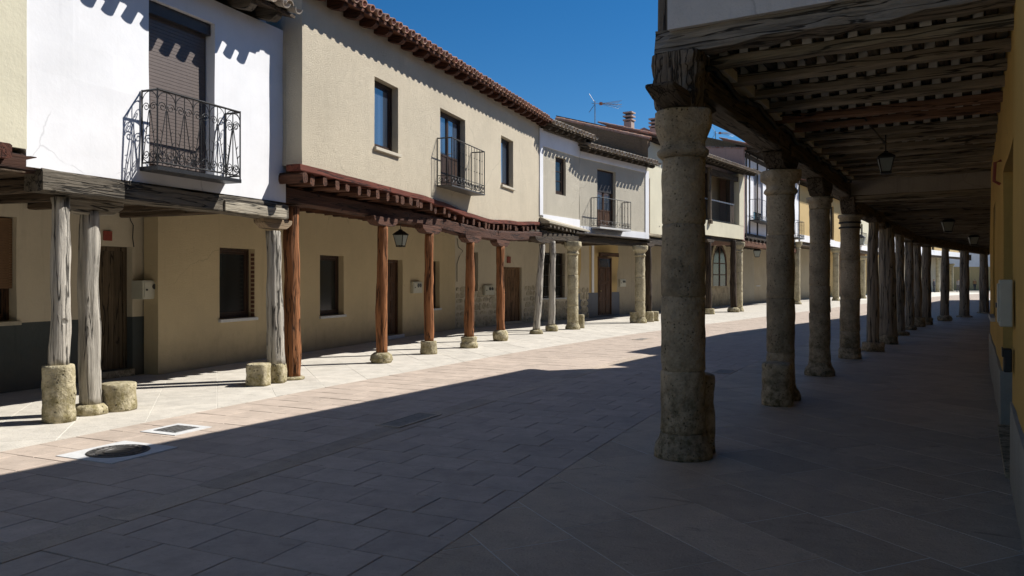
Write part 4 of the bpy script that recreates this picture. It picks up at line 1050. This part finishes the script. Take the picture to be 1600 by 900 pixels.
far_house('limewashed_house', 'bright white house far along the street with dark doorways below', F8, 0, s8, 4.3, 9.0, M_WHITE, [(1370, 1373, 360, 392)], M_DOORL, .3, M_WHITE, [], [(1.2, 3.2, 4.6)])
far_house('white_end_house', 'white house next to the far ochre terrace, small square window', F8, s8, F8.L, 4.4, 9.2, M_WHITE, [(1420, 1426, 376, 390)], M_SAND, .35, M_WHITE, [(1405, 1410, 415, 460)][:0])
far_house('terrace_house', 'ochre house with white trim closing the view at the end of the row', F9, 0, F9.L, 4.6, 10.5, M_SAND, [(1456, 1460, 372, 393), (1481, 1484, 380, 397), (1498, 1500, 380, 400)], M_PALE, .6, M_WHITE)
FT = Fr((62, 121), 100)
ht = house('distant_house', 'distant white house with a sloping tiled roof at the end of the street', FT, 0, 18)
build('wall', wall(FT, 0, 22, 0, 7.2, 0, .3, [hole(FT, 1514, 1518, 398, 407)], .02, 1.2, 61), M_WHITE, ht)
window(ht, FT, *hole(FT, 1514, 1518, 398, 407), 0, M_FRAME, M_GLASSB, .08, .1)
build('dado', B(FT, 0, 22, .004, .05, 0, 3.6), M_SAND, ht)
roof(ht, FT, -.5, 22.5, 7.3, .6, .45, 6, (M_TERR, old, oldr), 1.0, (.14, .16), 1.0, .3, parts=False)
ends(ht, FT, 0, 22, 0, 7.2, .6, .45, 6, M_WHITE)

# ------------------------------------------------------------------ posts and columns on the left
def at(x, yfront, r): p = ground(x, yfront); return p + p.normalized() * r      # centre of a round thing whose front foot shows at yfront
def ztop(p, y): return EYE + (HOR - y) / FPX * p.y
def timber(name, lab, p, z0, z1, r, mat, lean=(0, 0), base=None, bracket=None, group=None, seed=0, taper=.88, cat='post'):
    """timber post > shaft, stone base, carved bracket"""
    t = thing(name, lab, cat, (p.x, p.y, 0), group)
    build('shaft', MB().lathe(Vector((p.x, p.y, 0)), [(z0, r * 1.05), (z0 + .3, r), ((z0 + z1) / 2, r * .96), (z1, r * taper)], 28, .022, 6, seed, lean, .08, flute=.016), mat, t, True)
    if base:
        kind, br, bh, bm = base
        if kind == 'cyl': pr = [(0, br * 1.0), (bh * .15, br * 1.03), (bh * .5, br * .98), (bh * .95, br), (bh * .99, br * .97), (bh, br * .9)]; sq = 0
        elif kind == 'block': pr = [(0, br * 1.05), (bh * .9, br), (bh, br * .93)]; sq = .8
        else: pr = [(0, br * .92), (bh * .3, br * 1.06), (bh * .75, br), (bh, br * .7)]; sq = .2
        if kind == 'disc': pr = [(0, br), (bh * .6, br * 1.02), (bh, br * .8)]
        if kind == 'tier': pr = [(0, br * 1.12), (bh * .4, br * 1.15), (bh * .48, br * .98), (bh * .55, br * .95), (bh * .95, br), (bh, br * .9)]
        build('stone_base', MB().lathe(Vector((p.x, p.y, 0)), pr, 20, .018, 7, seed + 11, sub=.05, sq=sq), bm, t, True)
    if bracket:
        F, ln, z, h, wd, bm = bracket; s, d = F.inv((p.x + lean[0], p.y + lean[1]))
        pr = [(-ln, z), (-ln * .96, z - h * .45), (-ln * .62, z - h * .92), (-ln * .3, z - h), (ln * .3, z - h), (ln * .62, z - h * .92), (ln * .96, z - h * .45), (ln, z)]
        build('bracket', MB().loft([[F.P(s + a, d + e, zz) for a, zz in pr] for e in (-wd / 2, wd / 2)]), bm, t, bevel=.012)
    return t
def guard(lab, p, r, h, mat, sq=.0, seed=0):
    t = MB().lathe(Vector((p.x, p.y, 0)), [(0, r), (h * .1, r * 1.03), (h * .5, r * .98), (h * .93, r), (h * .985, r * .95), (h, r * .88), (h + .004, .01)], 22, .016, 7, seed, sub=.05, sq=sq)
    return tag(build('guard_stone', t, mat, None, True), lab, 'stone', 'loose stones at the feet of the posts')
def column(lab, p, z1, r, mat, cap=.27, base=1.25, seed=0, rings=True, n=30, amp=.014, group=None, joints=(.9, 1.9), caph=.34, plain_top=False, lean=(0, 0)):
    """stone column > base, drums of the shaft, capital"""
    t = thing('stone_column', lab, 'column', (p.x, p.y, 0), group); c = Vector((p.x, p.y, 0))
    zb, zc = .22, z1 - caph
    build('base', MB().lathe(c, [(0, r * base * 1.04), (.06, r * base * 1.03), (.11, r * base * .98), (.16, r * 1.12), (zb, r * 1.05)], n, amp, 9, seed, sub=.03), mat, t, True)
    js = [zb] + [q for q in joints if zb < q < zc - .2] + [zc]
    for i, (a, b) in enumerate(zip(js, js[1:])):
        ra = r * (1.03 - .06 * (a / z1)); rb = r * (1.03 - .06 * (b / z1)); o = c + Vector((random.uniform(-.006, .006), random.uniform(-.006, .006), 0)) if i else c
        build('drum', MB().lathe(o, [(a - .004, ra - .012), (a + .006, ra - .006), (a + .014, ra), (b - .014, rb), (b - .006, rb - .006), (b + .002, rb - .012)], n, amp * .8, 5, seed + i, sub=.06), mat, t, True)
    if rings: pr = [(zc, r), (zc + .03, r * 1.16), (zc + .06, r * 1.16), (zc + .09, r * 1.0), (zc + .14, r * 1.0), (zc + caph * .62, cap), (zc + caph * .68, cap * 1.02), (z1 - .01, cap * 1.02), (z1, cap * .97)]
    else: pr = [(zc, r), (zc + caph * .5, r * 1.05), (zc + caph * .6, cap), (z1, cap)]
    build('capital', MB().lathe(c, pr, n, amp, 7, seed + 5, sub=.035, sq=.25 if not plain_top else 0), mat, t, True)
    return t

G_L = 'posts of the left arcade'
p = at(92, 662, .165)
timber('timber_post', 'grey weathered timber post on a tall drum of yellow stone, leftmost', p, .62, 2.53, .105, M_GREYV, (.02, .0), ('cyl', .168, .64, M_STONEL), None, G_L, 1)
p2 = at(141, 650, .18)
timber('timber_post', 'grey weathered timber post on a flat disc with a pale carved bracket', p2, .1, 2.42, .12, M_GREYV, (-.02, 0), ('disc', .19, .12, M_STONEL), (F1, .42, 2.55, .18, .2, wu('bracket_pale', (.42, .37, .29), 23, dark=.35, bs=1.0)), G_L, 2)
guard('broad low drum of yellow stone beside the second grey post', at(185, 644, .2), .205, .33, M_STONEL, seed=3)
p = at(432, 599, .12)
timber('timber_post', 'grey weathered timber post on a stone block, next to the first red post', p, .28, 2.36, .125, M_GREYV, (-.05, 0), ('block', .13, .3, M_STONEL), (F1, .34, 2.535, .15, .2, wu('bracket_tan', (.30, .22, .14), 23)), G_L, 4)
guard('squat rounded stone block at the foot of the grey post by the red beams', at(404, 604, .16), .165, .33, M_STONEL, .7, 5)
brm = wu('bracket_red', (.09, .04, .024), 19)
reds = [((456, 594), .13, 2.78, ('disc', .2, .05, M_STONEL), 'thick red stained timber post at the near corner of the cream house'),
        ((596, 568), .105, 2.67, ('rough', .2, .2, M_STONEL), 'second red timber post, on a low rough stone, left of the hanging lantern'),
        ((670, 554), .10, 2.67, ('cyl', .18, .28, M_STONEL), 'third red timber post on a stone drum, right of the hanging lantern'),
        ((733, 544), .115, 2.67, ('tier', .19, .26, M_STONEL), 'fourth red timber post on a two-tier moulded stone'),
        ((782, 533), .11, 2.67, ('rough', .2, .28, M_STONEL), 'fifth red timber post on a boulder, in front of the tan door')]
for i, ((x, y), r, z1, bs, lab) in enumerate(reds):
    p = at(x, y, .15); s, d = F2.inv((p.x, p.y))
    timber('timber_post', lab, p, bs[2] - .03, z1 - sag(s), r, M_REDV, (random.uniform(-.04, .04), 0), bs, (F2, .5, 2.825 - sag(s), .17, .2, brm) if i else None, 'red posts of the cream house', 10 + i)
b3 = wu('bracket_dark', (.075, .055, .038), 34)
p = at(838, 522, .12)
timber('timber_post', 'leaning pale grey timber post just right of the red ones', p, .1, 2.66, .1, M_GREYV, (.17, 0), ('disc', .2, .12, M_STONEL), (F3A, .6, 2.86, .18, .22, b3), G_L, 21)
p = at(862, 518, .14)
timber('timber_post', 'upright pale grey timber post beside the barred window', p, .18, 2.8, .105, M_GREYV, (.02, 0), ('rough', .2, .2, M_STONEL), None, G_L, 22)
column('pale stone column with moulded capital under the bent house', at(895, 515, .17), 2.82, .175, M_STONEL, .28, 1.35, 31, joints=(.75, 1.75), caph=.42)
guard('upright round guard stone right of the pale stone column', at(908, 513, .1), .11, .45, M_STONEL, seed=32)
column('pale stone column between guard stones at the far end of the bent house', at(1000, 505, .17), 2.85, .185, M_STONEL, .28, 1.3, 33, joints=(.8, 1.7), caph=.40)
guard('round guard stone left of the second pale column', at(991, 505, .15), .16, .42, M_STONEL, seed=34)
timber('timber_post', 'dark timber post on a mossy block behind the second pale column', at(1013, 503, .14), .36, 2.9, .13, M_DARKV, (0, 0), ('block', .19, .4, M_STONEL), (F4, .4, 2.98, .12, .22, b3), G_L, 35)
guard('small mossy block beside the dark timber post', at(1024, 502, .1), .12, .38, M_STONEL, .7, 36)
timber('timber_post', 'slim dark timber post in front of the arched window', at(1107, 491, .16), .22, F5.z(1107, 378), .14, M_DARKV, (0, 0), ('block', .24, .26, M_STONEL), (F5, .45, zb5 - .19, .14, .24, b3), G_L, 37)
timber('timber_post', 'dark timber post beside the stone corner column of the gallery house', at(1146, 488, .16), .22, F5.z(1146, 376), .16, M_DARKV, (0, 0), ('rough', .28, .24, M_STONEL), None, G_L, 38)
column('stone corner column of the gallery house', at(1154, 487, .2), zb5 - .17, .2, M_STONEL, .3, 1.3, 39, joints=(1.0, 2.0), caph=.5)
column('sunlit stone column between the second and third arcade columns', at(1245, 475.5, .2), F6.z(1245, 378), .21, M_STONEL, .32, 1.4, 40, joints=(1.3, 2.4), caph=.5)
for i, (x, y, yt, lab) in enumerate([(1306, 470, 388, 'sunlit stone column seen between the third and fourth arcade columns'), (1348, 466.5, 400, 'far sunlit stone column left of the first timber arcade post'), (1373, 464, 402, 'far sunlit stone column beside the stout arcade post'), (1438, 458.5, 408, 'very far stone column behind the clustered arcade posts'), (1465, 456.5, 400, 'very far stone column below the ochre terrace, left one'), (1487, 455, 412, 'very far stone column below the ochre terrace, right one')]):
    p = at(x, y, .22); column(lab, p, ztop(p, yt), .22, M_STONEL, .34, 1.3, 50 + i, n=16, joints=(1.5,), caph=.5)

# ------------------------------------------------------------------ right hand row with the arcade
RA = 31.0; FR = Fr((0, 0), RA); NC, NW = -2.24, .27; T0, T1 = 6.72, 16.75
r1 = thing('arcade_house', 'white plastered house carried on the near stone columns, timber corner post', 'house', FR.P(11, -1, 0))
zc_, zj, zl = 3.83, 3.55, 3.26
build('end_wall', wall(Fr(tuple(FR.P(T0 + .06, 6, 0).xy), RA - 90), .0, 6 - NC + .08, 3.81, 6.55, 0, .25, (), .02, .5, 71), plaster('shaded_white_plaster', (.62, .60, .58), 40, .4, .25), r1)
build('street_wall', B(FR, T0 + .32, T1, NC - .2, NC + .1, 3.81, 6.5), M_WHITE, r1)
build('corner_post', MB().rough_beam(FR.P(T0 + .0, NC - .12, 3.83), FR.P(T0 + .0, NC - .12, 6.4), .18, .2, 8, .02, 5, up=Vector((*FR.u, 0))), wood('grey_brown_post', (.16, .13, .10), None, dark=.35, bs=1.0), r1)
gbe = wn('end_beam', (.30, .26, .21), RA, dark=.25, bs=1.0)
build('end_beam', MB().rough_beam(FR.P(T0, NC - .22, 3.73), FR.P(T0, NW + 3, 3.75), .26, .21, 24, .04, 8, ch=.15), gbe, r1)
build('roof', MB().hexa([FR.P(a, b, c + z) for z in (0, .12) for a, b, c in ((T0 - .15, NC - .62, 6.35), (T0 - .15, 2.2, 7.8), (T1, 2.2, 7.8), (T1, NC - .62, 6.35))]), M_TERR, r1)
build('roof_back', MB().hexa([FR.P(a, b, c + z) for z in (0, .12) for a, b, c in ((T0 - .15, 2.2, 7.8), (T0 - .15, 7.5, 6.2), (T1, 7.5, 6.2), (T1, 2.2, 7.8))]), M_TERR, r1)
# lintel over the columns, joists, battens and plaster between them
lm = wu('arcade_lintel', (.17, .135, .095), RA, dark=.35, bs=.9)
cols = [ground(1067, 720), ground(1220, 626), ground(1281, 588), ground(1328, 561)]
cols = [q + q.normalized() * .2 for q in cols]
ts = [T0 - .1] + [FR.inv(q)[0] for q in cols[1:]]
for a, b in zip(ts, ts[1:]):
    build('lintel_beam', MB().rough_beam(FR.P(a, NC, (zl + zj) / 2), FR.P(b + .02, NC, (zl + zj) / 2), .30, zj - zl, 9, .022, a, ch=.15), lm, r1)
jm_ = wn('arcade_joist', (.34, .285, .205), RA, dark=.4, bs=.8); jr = wn('arcade_joist_red', (.32, .18, .11), RA, dark=.5)
jh = .095; bts = []; n_ = NC + .2
while n_ < NW - .02: bts.append(n_); n_ += .18
M_INF = plaster('infill_limewash', (.76, .73, .66), 30, .4, .3)
t = T0 + .34; k = 0
while t < T1 - .2:
    jw = .18 + random.uniform(-.02, .03)
    build('joist', MB().rough_beam(FR.P(t, NC - .1, zj + jh / 2), FR.P(t, NW + .12, zj + jh / 2 + random.uniform(-.012, .008)), jw, jh, 11, .016, k + 500, ch=.3, bend=random.uniform(0, .015)), jr if k in (4, 5) else jm_, r1)
    if t + .62 < T1: build('plaster_plug', B(FR, t + .12, t + .60, NC - .06, NC + .24, zj + .004, zj + jh + .10, j=.008), M_INF, r1)
    for a, b in zip(bts, bts[1:]):
        build('plaster_infill', B(FR, t - jw * .42, t + jw * .4, a + .052, b - .052, zj + jh - .03, zc_ - .016, j=.008), M_INF, r1)
    t += .715 + random.uniform(-.04, .04); k += 1
for k, n_ in enumerate(bts):
    build('batten', MB().rough_beam(FR.P(T0 + .1, n_, zj + jh + .07), FR.P(T1 - .2, n_, zj + jh + .07), .095, .13, 10, .008, k + 700), wu('arcade_batten', (.10, .078, .052), RA), r1)
build('ceiling', B(FR, T0 + .1, T1 - .05, NC - .1, NW + .2, zc_ - .012, zc_), plaster('ceiling_limewash', (.62, .58, .50), 30, .4, .3), r1)
# plastered cross beam at the far end of this house
build('cross_beam', B(FR, T1 - .1, T1 + .12, NC, NW + .1, 3.28, zc_ - .016, j=.01), plaster('cross_beam_plaster', (.40, .36, .30), 25, .6, .5), r1)
build('cross_beam', MB().rough_beam(FR.P(T1 + .02, NC + .1, 3.21), FR.P(T1 + .02, NW + .1, 3.23), .26, .14, 8, .02, 901), jm_, r1)
# inner wall: ochre above a pale plinth, doorway and window
dw = (7.35, 9.75, .0, 2.75); ww = (13.2, 14.6, 1.05, 2.75)
FW = Fr(tuple(FR.P(24, NW, 0).xy), RA + 180)          # the same wall seen from inside: s runs back to the camera
cv = lambda q: (24 - q[1], 24 - q[0], q[2], q[3])
yb = thing('ochre_wall_house', 'ochre plastered ground floor with pale plinth along the right side of the arcade', 'house', FR.P(8, 1.5, 0))
PZ = .62
build('wall', wall(FW, 24 - T1, 24 - (-12), PZ, zc_ + .1, 0, .35, [cv(dw), cv(ww)], .02, .5, 81), M_YELLOW, yb)
build('plinth', wall(FW, 24 - T1, 24 - (-12), 0, PZ, .02, .37, [cv((7.35, 9.75, -.1, PZ))], .012, .5, 82), M_PLINTH, yb)
build('upper_wall', B(FR, -12, T0 + .05, NW + .0, NW + .35, zc_ + .1, 7.4), M_YELLOW, yb)  # unseen upper storey, its height set to keep the near street shaded
build('upper_wall', B(FR, T0 + .06, T1, NW + .1, NW + .35, zc_ + .1, 6.6), M_YELLOW, yb)
build('roof', MB().hexa([FR.P(a, b, c + z) for z in (0, .12) for a, b, c in ((-12, NW - .4, 7.3), (-12, 6, 9.2), (T0 - .2, 6, 9.2), (T0 - .2, NW - .4, 7.3))]), M_TERR, yb)
build('back_wall', B(FR, -12, T1, 7.2, 7.5, 0, 6.4), M_YELLOW, yb)
fdoor = door(yb, FW, *cv(dw), 0, M_DOORO, M_IRON, planks=8, inset=.16)
build('threshold', B(FW, cv(dw)[0], cv(dw)[1], -.3, .05, 0, .05), M_STONE, yb)
window(yb, FW, *cv(ww), 0, M_FRAME, M_GLASSB, .07, .12, 2, M_CONC, grille=M_IRON)
t = thing('meter_cabinet', 'white electricity cabinet on the ochre wall just before the doorway', 'meter box', FR.P(7.0, NW, 1.2))
q = (6.95, 7.22)
build('case', B(FR, q[0], q[1], NW - .10, NW - .015, 1.24, 1.60), M_BOX, t, bevel=.008)
build('lid', B(FR, q[0] + .03, q[1] - .03, NW - .112, NW - .10, 1.27, 1.57), M_BOX, t, bevel=.004)
build('lock', B(FR, q[0] + .2, q[0] + .24, NW - .12, NW - .112, 1.38, 1.42), M_DARKG, t)
t = thing('wall_flap', 'small black metal mailbox low on the ochre wall', 'mailbox', FR.P(7.1, NW, .9))
build('case', B(FR, 7.08, 7.24, NW - .07, NW - .012, .88, 1.06), M_IRON, t, bevel=.01)
build('lid', B(FR, 7.075, 7.245, NW - .08, NW - .07, 1.0, 1.065), M_IRON, t)
build('lamp_bracket', MB().tube([FR.P(10.3, NW, 2.95), FR.P(10.3, NW - .06, 2.93), FR.P(10.3, NW - .07, 2.72), FR.P(10.3, NW - .01, 2.68)], .018, 6), M_RED, yb)

# next houses of the row, bending right
QP = [(6.95, 15.75), (8.9, 18.7), (12.9, 24.9), (23.0, 37.3), (40, 61.5), (66, 92)]
def right_house(name, lab, a, b, zcl, ze, mat):
    F = between(a, b); L = F.L; h = thing(name, lab, 'house', F.P(L / 2, 1.5, 0)); e = .25
    build('street_wall', B(F, 0.02, L + e, -.2, .1, zcl + .02, ze), mat, h); build('inner_wall', B(F, -.1, L + 1.3, 2.5, 2.8, 0, zcl + .1), M_YELLOW, h)
    build('lintel_beam', MB().rough_beam(F.P(-.1, 0, zcl - .36), F.P(L + .2, 0, zcl - .36), .3, .28, 8, .02, a[0]), lm, h)
    k = 0; s = .3
    while s < L: build('joist', MB().rough_beam(F.P(s, -.1, zcl - .12), F.P(s, 2.6, zcl - .12), .17, .2, 5, .02, k + 950 + a[0], ch=.3), wn('joist_right', (.2, .165, .12), F.ang), h); s += .7; k += 1
    build('ceiling', B(F, -.1, L + .3, -.1, 2.6, zcl - .02, zcl), wn('boards_right', (.18, .14, .1), F.ang), h)
    build('roof', MB().hexa([F.P(x, y, c + z) for z in (0, .12) for x, y, c in ((0, -.55, ze), (0, 5, ze + 1.6), (L + e, 5, ze + 1.6), (L + e, -.55, ze))]), M_TERR, h)
    build('end_wall', B(F, .0, .25, .1, 7, zcl + .02, ze + .1), mat, h); build('back_wall', B(F, 0, L, 6.8, 7, 0, ze), mat, h)
    return F
right_house('low_arcade_house', 'low house of the right row beyond the iron-strapped column', QP[0], QP[1], 3.45, 5.0, M_IVORY)
FQ2 = right_house('arcade_house_with_posts', 'house of the right row over the timber posts, dark joists below', QP[1], QP[2], 3.35, 6.4, M_WHITE)
FQ3 = right_house('far_arcade_house', 'far house of the right row where the arcade bends away', QP[2], QP[3], 3.3, 6.4, M_IVORY)
FQ4 = right_house('farther_arcade_house', 'last house of the right row, mostly hidden by the arcade', QP[3], QP[4], 3.5, 6.6, M_IVORY)

# columns of the right arcade
def zapata(t, p, ln, z0, z1, wd, mat, F=FR, n=(-1, 1)):
    s, d = F.inv((p.x, p.y)); h = z1 - z0
    pr = [(n[0] * ln, z1), (n[0] * ln, z1 - h * .3), (n[0] * ln * .72, z1 - h * .75), (n[0] * ln * .45, z0), (n[1] * ln * .45, z0), (n[1] * ln * .72, z1 - h * .75), (n[1] * ln, z1 - h * .3), (n[1] * ln, z1)]
    build('bracket', MB().loft([[F.P(s + a, d + e, z) for a, z in pr] for e in (-wd / 2, wd / 2)]), mat, t, bevel=.02)
G_R = 'columns of the right arcade'
brk = wu('arcade_bracket', (.11, .085, .06), RA, dark=.3, bs=1.0)
p = cols[0]; t = column('nearest tall stone column, pitted limestone, carrying the corner of the white house', p, 3.12, .195, M_STONE, .245, 1.3, 61, n=48, amp=.012, group=G_R, joints=(.78, 1.45, 2.1), caph=.42)
s_, d_ = FR.inv((p.x, p.y))
build('bracket', MB().lathe(FR.P(s_, d_ - .02, 0), [(3.115, .17), (3.16, .19), (3.3, .20), (3.38, .212), (3.5, .225), (3.62, .22), (3.64, .2)], 40, .03, 9, 13, sub=.03, sq=.75, rot=R(RA)), wood('corner_bracket_wood', (.24, .19, .14), None, dark=.25, bs=1.0), t)
zapata(t, p, .62, 3.13, zl, .26, brk)
gs = cols[0] + Vector((.20, .22, 0)); guard('upright stone slab tucked behind the foot of the nearest column', gs, .13, .72, M_STONE, .85, 62)
p = cols[1]; t = column('second stone column of the arcade, with a round guard stone in front', p, 3.06, .18, M_STONE, .25, 1.35, 63, n=40, group=G_R, joints=(.62, 1.35, 2.2), caph=.32); zapata(t, p, .55, 3.07, zl, .26, brk)
guard('broad cylindrical guard stone in front of the second arcade column', at(1214, 636, .19), .185, .54, M_STONE, 0, 64)
p = cols[2]; t = column('third stone column, patched with smooth mortar below', p, 2.98, .165, M_STONE, .205, 1.4, 65, n=36, rings=False, group=G_R, joints=(1.05, 1.5, 2.2), caph=.2); zapata(t, p, .5, 2.99, zl, .26, brk)
p = cols[3]; t = column('fourth stone column with two iron straps round its head', p, 2.92, .19, M_STONE, .225, 1.12, 66, n=36, rings=False, group=G_R, joints=(.55, 1.2, 2.0), caph=.14); zapata(t, p, .42, 2.93, zl, .28, brk)
for z in (2.74, 2.64): build('iron_strap', MB().lathe(Vector((p.x, p.y, 0)), [(z, .2), (z, .214), (z + .035, .214), (z + .035, .2)], 30), M_IRON, t)
M_GREYB = wood('grey_brown_arcade_post', (.32, .27, .205), None, dark=.4, bs=.9)
rest_ = [((1364, 549), .125, 'block', .2, .2, 'first timber post of the right arcade, on a square stone', 345), ((1388, 538), .2, 'cyl', .22, .22, 'stout rough post of the right arcade, thickest of the timber ones', 352),
         ((1407, 524), .12, 'rough', .22, .12, 'thin post half hidden behind the stout one', 360), ((1421, 515.5), .13, 'rough', .2, .14, 'slender post, first of three standing close together', 378), ((1433, 510.5), .14, 'cyl', .25, .32, 'middle post of the close three, on a drum', 381),
         ((1447, 507.5), .16, 'cyl', .22, .25, 'third of the close posts, leaning slightly left at the top', 384), ((1476, 501.5), .15, 'rough', .24, .22, 'tapering post with a bulging foot, below the far lantern', 385),
         ((1507, 495.5), .19, 'disc', .3, .06, 'thick pale-footed post beyond the lanterns', 388), ((1538, 489.5), .2, 'disc', .3, .06, 'last arcade post, close to the ochre wall', 390)]
for i, ((x, y), r, kd, br, bh, lab, yt) in enumerate(rest_):
    p = at(x, y, r); z1 = min(3.0, ztop(p, yt)); F = FQ2 if p.y < 25 else FQ3
    timber('arcade_post', lab, p, bh - .03, z1, r, M_GREYB, (random.uniform(-.06, .03), 0), (kd, br, bh, M_STONE), (F, .5, 3.0 if p.y < 25 else 2.96, max(.12, 3.0 - z1 + .02), .24, brk), G_R, 70 + i, .85)

# ------------------------------------------------------------------ lanterns, cables
def lantern(lab, p, w_, h, hang=None, arm=None, ang=20):
    """hanging four-sided lantern > cap, glass panes, bars; p is the middle of its glass body"""
    t = thing('lantern', lab, 'lantern', (p.x, p.y, p.z - h / 2), 'iron street lanterns'); F = Fr((p.x, p.y), ang)
    z0, z1 = p.z - h * .5, p.z + h * .15; a, b = w_ * .3, w_ * .5
    q0 = [(-a, -a), (a, -a), (a, a), (-a, a)]; q1 = [(-b, -b), (b, -b), (b, b), (-b, b)]
    for i in range(4):
        j = (i + 1) % 4
        A = [F.P(*q0[i], z0), F.P(*q0[j], z0), F.P(*q1[j], z1), F.P(*q1[i], z1)]; c = sum(A, Vector()) / 4
        A = [c + (v - c) * .93 for v in A]; nrm = (A[1] - A[0]).cross(A[2] - A[0]).normalized() * .004
        build('pane', MB().hexa([v - nrm for v in A] + [v + nrm for v in A]), lampglass(), t)
        build('bar', MB().tube([F.P(*q0[i], z0), F.P(*q1[i], z1)], .011, 4), M_IRON, t)
    build('foot', B(F, -a - .01, a + .01, -a - .01, a + .01, z0 - .03, z0), M_IRON, t)
    rg = [[F.P(x * k, y * k, z) for x, y in q1] for k, z in ((1.16, z1), (1.16, z1 + .015), (.5, z1 + h * .24), (.32, z1 + h * .26), (.3, z1 + h * .32), (.06, z1 + h * .36))]
    build('cap', MB().loft([r[::-1] for r in rg]), M_IRON, t)
    zt = z1 + h * .36
    if hang: build('chain', MB().tube([F.P(0, 0, zt - .02), F.P(0, 0, hang)], .009, 5), M_IRON, t)
    if arm: build('arm', MB().tube([Vector(arm), F.P(0, 0, Vector(arm).z), F.P(0, 0, zt - .02)], .014, 5), M_IRON, t)
    return t
def ray(x, y, Z): return Vector(((x - 800) / FPX * Z, Z, EYE + (HOR - y) / FPX * Z))
p = ray(626, 371, 17.4); lantern('iron lantern hanging under the red joists of the cream house', p, .235, .37, 3.08)
p = ray(1384, 252, 10.3); lantern('iron lantern hanging from the near arcade ceiling on a curved cable', p, .185, .28, zj)
p = ray(1481, 350, 19.6); lantern('iron lantern hanging deeper inside the right arcade', p, .26, .36, 3.2)
p = ray(1521, 373, 25.4); lantern('farthest lantern inside the right arcade, near the ochre wall', p, .28, .36, 3.1)
p = ray(1033, 327, 31.6); lantern('wall lantern on an iron bracket, half hidden by the nearest column', p, .42, .6, None, F4.P(1.2, 0, 3.75), 32)
p = ray(1183, 394, 43.2); lantern('lantern hanging on a long rod before the ashlar wall', p, .38, .5, 4.0)
p = ray(1345, 374, 62); lantern('far wall lantern among the sunlit facades', p, .6, .8, None, ray(1345, 374, 62) + Vector((-1.0, .7, -.6)), 34)
pts = [FR.P(T0 + .1 + i * .22, NC + .185 + .008 * math.sin(i * 1.3), zj - .05 + .035 * math.sin(i * .9) + .02 * math.sin(i * 2.3)) for i in range(44)]
tag(build('power_cable', MB().tube(pts, .028, 7), M_IRON, None, True), 'thick black cable running along the arcade lintel', 'cable')
pts = [FR.P(9.6 + .1 * i, NC + .2 + .11 * i, zj + .02 + .03 * math.sin(i)) for i in range(9)] + [ray(1384, 225, 10.3)]
tag(build('power_cable', MB().tube(pts, .012, 6), M_IRON, None, True), 'thin black cable curving to the near arcade lantern', 'cable')

# ------------------------------------------------------------------ people far down the street
def person(lab, p, ang, shirt, legs, stride=.16, h=1.7):
    me = D.meshes.new('person'); a = R(ang); f = Vector((math.sin(a), math.cos(a), 0)); sd = Vector((f.y, -f.x, 0)); k = h / 1.7
    J = []; E = []; rad = []
    def j(z, x=0, y=0, r=.1, par=None):
        J.append((sd * x + f * y + Vector((0, 0, z))) * k); rad.append(r * k)
        if par is not None: E.append((par, len(J) - 1))
        return len(J) - 1
    pel = j(.92, 0, 0, .15); ch = j(1.15, 0, 0, .135, pel); sh = j(1.36, 0, 0, .15, ch); nk = j(1.46, 0, .01, .06, sh); hd = j(1.56, 0, .02, .09, nk); j(1.66, 0, .01, .085, hd)
    for s in (-1, 1):
        hp = j(.86, s * .1, 0, .1, pel); kn = j(.48, s * .1, stride * s * .6 + .03, .065, hp); an = j(.08, s * .1, stride * s, .045, kn); j(.03, s * .1, stride * s + .14, .035, an)
        so_ = j(1.38, s * .18, 0, .06, sh); el = j(1.1, s * .24, -.05 * s, .045, so_); wr = j(.88, s * .24, .08 - .06 * s, .034, el); j(.78, s * .24, .1 - .06 * s, .03, wr)
    me.from_pydata(J, E, []); o = link('person', me, None, (p.x, p.y, 0)); tag(o, lab, 'person', 'people at the end of the street')
    m = o.modifiers.new('skin', 'SKIN'); m.use_smooth_shade = True
    for v, r in zip(me.skin_vertices[0].data, rad): v.radius = (r, r)
    me.skin_vertices[0].data[0].use_root = True
    o.modifiers.new('sub', 'SUBSURF').levels = 1; o.modifiers['sub'].render_levels = 2
    mt, t_, b_ = nodes_of('clothes', .9, .1); tc = N(t_, 'ShaderNodeSeparateXYZ'); t_.links.new(pos(t_), tc.inputs[0])
    mp = N(t_, 'ShaderNodeMapRange'); mp.inputs['From Max'].default_value = h; t_.links.new(tc.outputs[2], mp.inputs['Value'])
    r = N(t_, 'ShaderNodeValToRGB'); r.color_ramp.interpolation = 'CONSTANT'; e = r.color_ramp.elements
    for q in range(3): e.new(.5)
    for q, (ps, c) in enumerate(((0, (.03, .03, .03)), (.05, legs), (.54, shirt), (.85, (.45, .28, .2)), (.945, (.05, .035, .025)))): e[q].position = ps; e[q].color = (*c, 1)
    t_.links.new(mp.outputs[0], r.inputs[0]); t_.links.new(r.outputs[0], b_.inputs['Base Color']); me.materials.append(mt)
person('walking person in a tan top and dark trousers at the far end of the street', ground(1523, 453.5), 200, (.30, .17, .08), (.04, .04, .06))
person('person in a white top beside the walker in tan', ground(1530, 453), 160, (.7, .7, .7), (.10, .11, .16), .08)
person('standing person in a dark jacket by the ochre terrace', ground(1459, 457), 120, (.07, .07, .09), (.05, .05, .06), .05)
person('person in grey near the far terrace columns', ground(1497, 456.5), 60, (.35, .33, .33), (.12, .12, .14), .1)
